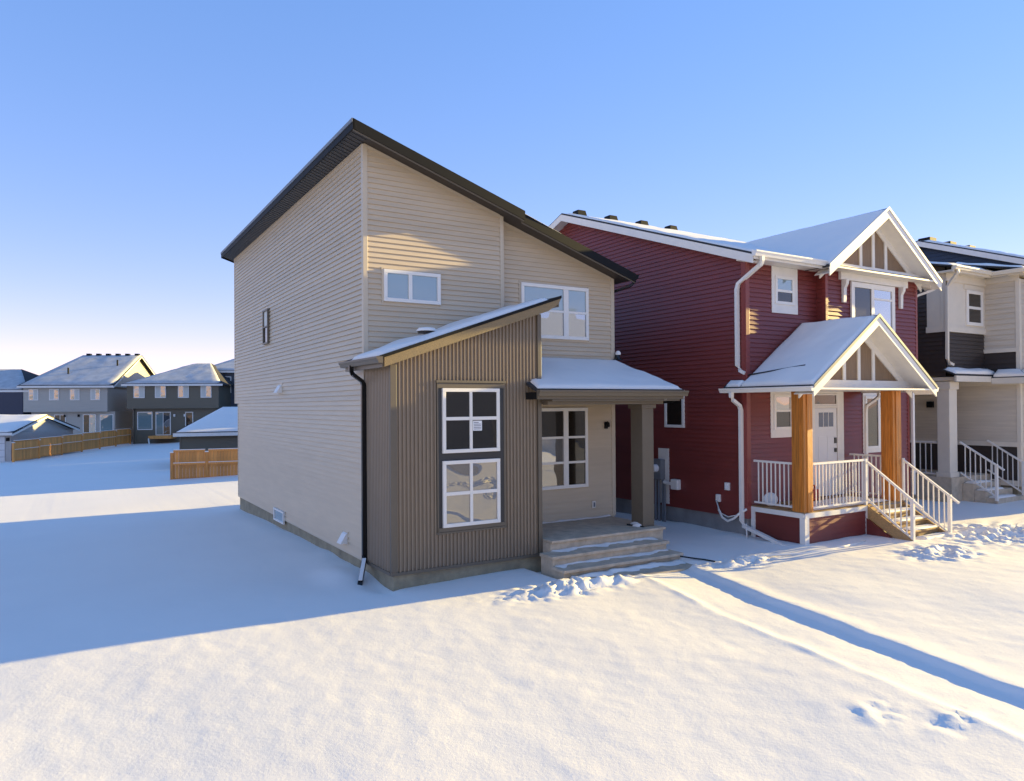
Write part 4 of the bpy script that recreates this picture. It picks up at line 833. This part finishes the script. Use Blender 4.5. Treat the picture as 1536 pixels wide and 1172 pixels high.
# roofs
def gable_x(T, x0, x1, yf, yr, yb, ze, zr, lab, seed, smt='shaded_snow', xr0=None, xr1=None, mt='shingle', snow=True, gmt='grey_siding', fm='white_paint'):
    xr0 = x0 if xr0 is None else xr0; xr1 = x1 if xr1 is None else xr1
    r = MB().slab([(x0, yf, ze), (x1, yf, ze), (xr1, yr, zr), (xr0, yr, zr)], .12); r.slab([(xr0, yr, zr), (xr1, yr, zr), (x1, yb, ze), (x0, yb, ze)], .12)
    if xr1 < x1: r.slab([(x1, yf, ze), (x1, yb, ze), (xr1, yr, zr), (xr1+.01, yr, zr)], .12)
    if xr0 > x0: r.slab([(x0, yf, ze), (x0, yb, ze), (xr0, yr, zr), (xr0-.01, yr, zr)], .12)
    ro = r.build('roof', mt, T)
    B(x0, x1, yf-.03, yf, ze-.22, ze-.02).build('fascia', fm, ro)
    if xr1 == x1: MB().pprism(RIGHT(x1-.45), [(yf+.4, ze-.12), (yb-.4, ze-.12), (yr, zr-.14)], -.1, 0).build('gable_wall', gmt, T); MB().pprism(RIGHT(x1), [(yf, ze-.28), (yr, zr-.26), (yb, ze-.28), (yb, ze-.02), (yr, zr-.02), (yf, ze-.02)], -.03, 0).build('rake_board', fm, ro)
    if snow:
        def wl2(p): v = O24 if T.location.x == O24.x and T.location.y == O24.y else T.location; c_, s_ = math.cos(T.rotation_euler.z), math.sin(T.rotation_euler.z); return (v.x+p[0]*c_-p[1]*s_, v.y+p[0]*s_+p[1]*c_, v.z+p[2])
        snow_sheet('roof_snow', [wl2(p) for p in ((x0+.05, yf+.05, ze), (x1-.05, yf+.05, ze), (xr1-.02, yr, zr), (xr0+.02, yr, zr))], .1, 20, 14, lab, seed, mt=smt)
    return ro
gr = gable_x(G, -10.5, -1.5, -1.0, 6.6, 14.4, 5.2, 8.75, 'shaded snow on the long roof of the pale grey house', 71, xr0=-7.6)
for x, y in ((-6.9, 1.6), (-2.9, 3.6)): MB().tube([(x, y, 5.2+(y+1)*.467), (x, y, 5.9+(y+1)*.467)], .09, 8).build('roof_pipe', 'fascia_dark', G)
for k in range(6): B(-7.2+k*1.0, -6.8+k*1.0, 6.4, 6.9, 8.6, 8.92).build('roof_vent', 'fascia_dark', G)
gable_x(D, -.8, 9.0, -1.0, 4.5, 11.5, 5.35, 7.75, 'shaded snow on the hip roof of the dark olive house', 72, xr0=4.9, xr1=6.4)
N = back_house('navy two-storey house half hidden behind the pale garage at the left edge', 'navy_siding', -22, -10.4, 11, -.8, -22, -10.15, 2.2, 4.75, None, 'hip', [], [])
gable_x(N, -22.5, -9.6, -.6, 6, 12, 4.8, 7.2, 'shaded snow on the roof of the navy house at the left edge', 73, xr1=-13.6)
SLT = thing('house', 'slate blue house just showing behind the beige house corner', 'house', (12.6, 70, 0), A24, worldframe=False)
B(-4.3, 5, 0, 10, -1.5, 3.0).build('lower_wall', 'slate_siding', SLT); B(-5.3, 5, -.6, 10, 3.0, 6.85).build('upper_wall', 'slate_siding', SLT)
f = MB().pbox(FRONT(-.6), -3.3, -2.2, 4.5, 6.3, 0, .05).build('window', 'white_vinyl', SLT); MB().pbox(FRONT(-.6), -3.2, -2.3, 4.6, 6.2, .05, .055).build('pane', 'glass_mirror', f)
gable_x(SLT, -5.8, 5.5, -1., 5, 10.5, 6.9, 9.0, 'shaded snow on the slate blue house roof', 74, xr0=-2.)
# left detached garage with gable end
GA = thing('garage', 'pale grey detached garage with gable roof at the left edge', 'garage', O24, A24, worldframe=False)
B(-7.5, -.95, -20.6, -10.9, -1.6, 1.15).build('wall', 'pale_grey_siding', GA)
dg = MB().pbox(FRONT(-20.6), -5.2, -1.35, -1.1, .9, 0, .05).build('garage_door', 'door_white', GA)
for k in range(3): MB().pbox(FRONT(-20.6), -5.2, -1.35, -.62+k*.5, -.60+k*.5, .05, .056).build('door_groove', 'meter_grey', dg)
MB().pbox(FRONT(-20.6), -1.22, -1.05, .55, .8, 0, .15).build('wall_lamp', 'fascia_dark', GA)
gable_x(GA, -7.9, -.6, -21.1, -16.0, -10.4, 1.2, 2.45, 'snow on the front slope of the pale detached garage', 75, 'roof_snow', gmt='pale_grey_siding')
# left fence: posts, rails, boards
def fence(label, P0, P1, z0, z1, panels, h, group=None, nb=14):
    P0, P1 = Vector((*P0, 0)), Vector((*P1, 0)); d = (P1-P0); L_ = d.length; e = d/L_; ang = math.atan2(e.y, e.x)
    T = thing('fence', label, 'fence', (P0.x, P0.y, 0), ang, worldframe=False)
    pm = B(-.07, .07, -.06, .06, 0, h+.12).mesh('fence_post', 'fence_wood'); cm = B(-.09, .09, -.09, .09, 0, .05).mesh('post_snow', 'roof_snow')
    pw = L_/panels; bm_ = B(.003, pw/nb-.003, -.012, .012, .06, h-.04).mesh('board', 'fence_wood'); rm = B(.07, pw-.07, -.05, -.013, 0, .09).mesh('fence_rail', 'fence_wood'); sm = B(.07, pw-.07, -.055, .02, 0, .03).mesh('rail_snow', 'roof_snow')
    for k in range(panels+1):
        z = z0+(z1-z0)*k/panels; p = link('fence_post', pm, T, (k*pw, 0, z-.2)); link('post_snow', cm, p, (0, 0, h+.121))
        if k == panels: break
        zz = z0+(z1-z0)*(k+.5)/panels
        for rz in (.0, h*.52, h-.04):
            rr_ = link('fence_rail', rm, T, (k*pw, 0, zz+rz)); 
            if rz > 0: link('rail_snow', sm, rr_, (0, 0, .091))
        for j in range(nb): link('board', bm_, T, (k*pw+j*pw/nb, 0, zz+random.uniform(-.01, .01)))
    return T
pA = O24+E1*(-.13)+E2*(-21.9); pB = O24+E1*(-.3)+E2*(0.0)
fence('long brown board fence running back beside the pale garage', (pA.x, pA.y), (pB.x, pB.y), -.88, -.62, 6, 1.42, nb=16)
fence('short brown board fence ending at the corner of the beige house', (-.40, 26.8), (6.0, 25.7), -.72, -.72, 4, 1.45, nb=10)
# right detached garage behind that fence
GB = thing('garage', 'dark olive garage with snowy hip roof behind the short fence', 'garage', (.35, 33.0, 0), -math.radians(9.5), worldframe=False)
gw_ = B(.35, 8.5, .4, 7, -1.4, 1.33).build('wall', 'olive_siding', GB); siding(gw_, FRONT(.4), [(.35, -.6), (8.5, -.6), (8.5, 1.33), (.35, 1.33)], 'olive_siding', .12)
gable_x(GB, 0, 9, 0, 3.6, 7.4, 1.45, 2.95, 'pale snow on the hip roof of the dark olive garage', 76, 'roof_snow', xr0=2.7)
B(.33, .42, .35, .44, -1.2, 1.3).build('corner_trim', 'trim_taupe', GB)
# unseen houses added to the right of the rear yard to shade it
def plain_house(label, x0, x1, y0, y1, ze, zr, mt, seed):
    T = thing('house', label, 'house', ((x0+x1)/2, (y0+y1)/2, -.4)); ym = (y0+y1)/2
    B(x0, x1, y0, y1, -1.4, ze).build('wall', mt, T)
    MB().pprism(LEFT(x0), [(y0, ze), (y1, ze), (ym, zr-.2)], -.1, 0).build('gable_wall', mt, T); MB().pprism(RIGHT(x1), [(y0, ze), (y1, ze), (ym, zr-.2)], -.1, 0).build('gable_wall', mt, T)
    r = MB().slab([(x0-.4, y0-.45, ze-.1), (x1+.4, y0-.45, ze-.1), (x1+.4, ym, zr), (x0-.4, ym, zr)], .14).slab([(x0-.4, ym, zr), (x1+.4, ym, zr), (x1+.4, y1+.45, ze-.1), (x0-.4, y1+.45, ze-.1)], .14).build('roof', 'roof_snow', T)
    for (a, b) in ((x0-.4, x0-.36), (x1+.36, x1+.4)): MB().pprism(RIGHT(b), [(y0-.45, ze-.36), (ym, zr-.26), (y1+.45, ze-.36), (y1+.45, ze-.14), (ym, zr-.04), (y0-.45, ze-.14)], -.04, 0).build('rake_board', 'white_paint', r)
    for k in range(2):
        for zz in (1.0, 3.9): window(T, FRONT(y0), x0+1.2+k*3.2, x0+2.8+k*3.2, zz, zz+1.3, [x0+2.+k*3.2], None, 'glass_dark')
plain_house('unseen grey gabled house added to shade the near rear yard', 15, 24, 21.4, 30.2, 5.2, 7.6, 'grey_siding', 81)
plain_house('unseen navy gabled house added to shade the middle of the rear yard', 15.5, 24.5, 31.4, 40.4, 5.2, 7.6, 'navy_siding', 82)
plain_house('unseen olive gabled house added to shade the far end of the rear yard', 16, 25, 41.5, 51.4, 6.2, 8.8, 'olive_siding', 83)
plain_house('unseen slate gabled house added for shade beyond the far end of the rear yard', 20, 29, 52, 69, 6.4, 9.2, 'slate_siding', 84)
plain_house('gabled house across the street, mirrored in the upper windows', 16, 31, -36, -25, 6.2, 9.6, 'cream_siding', 85)
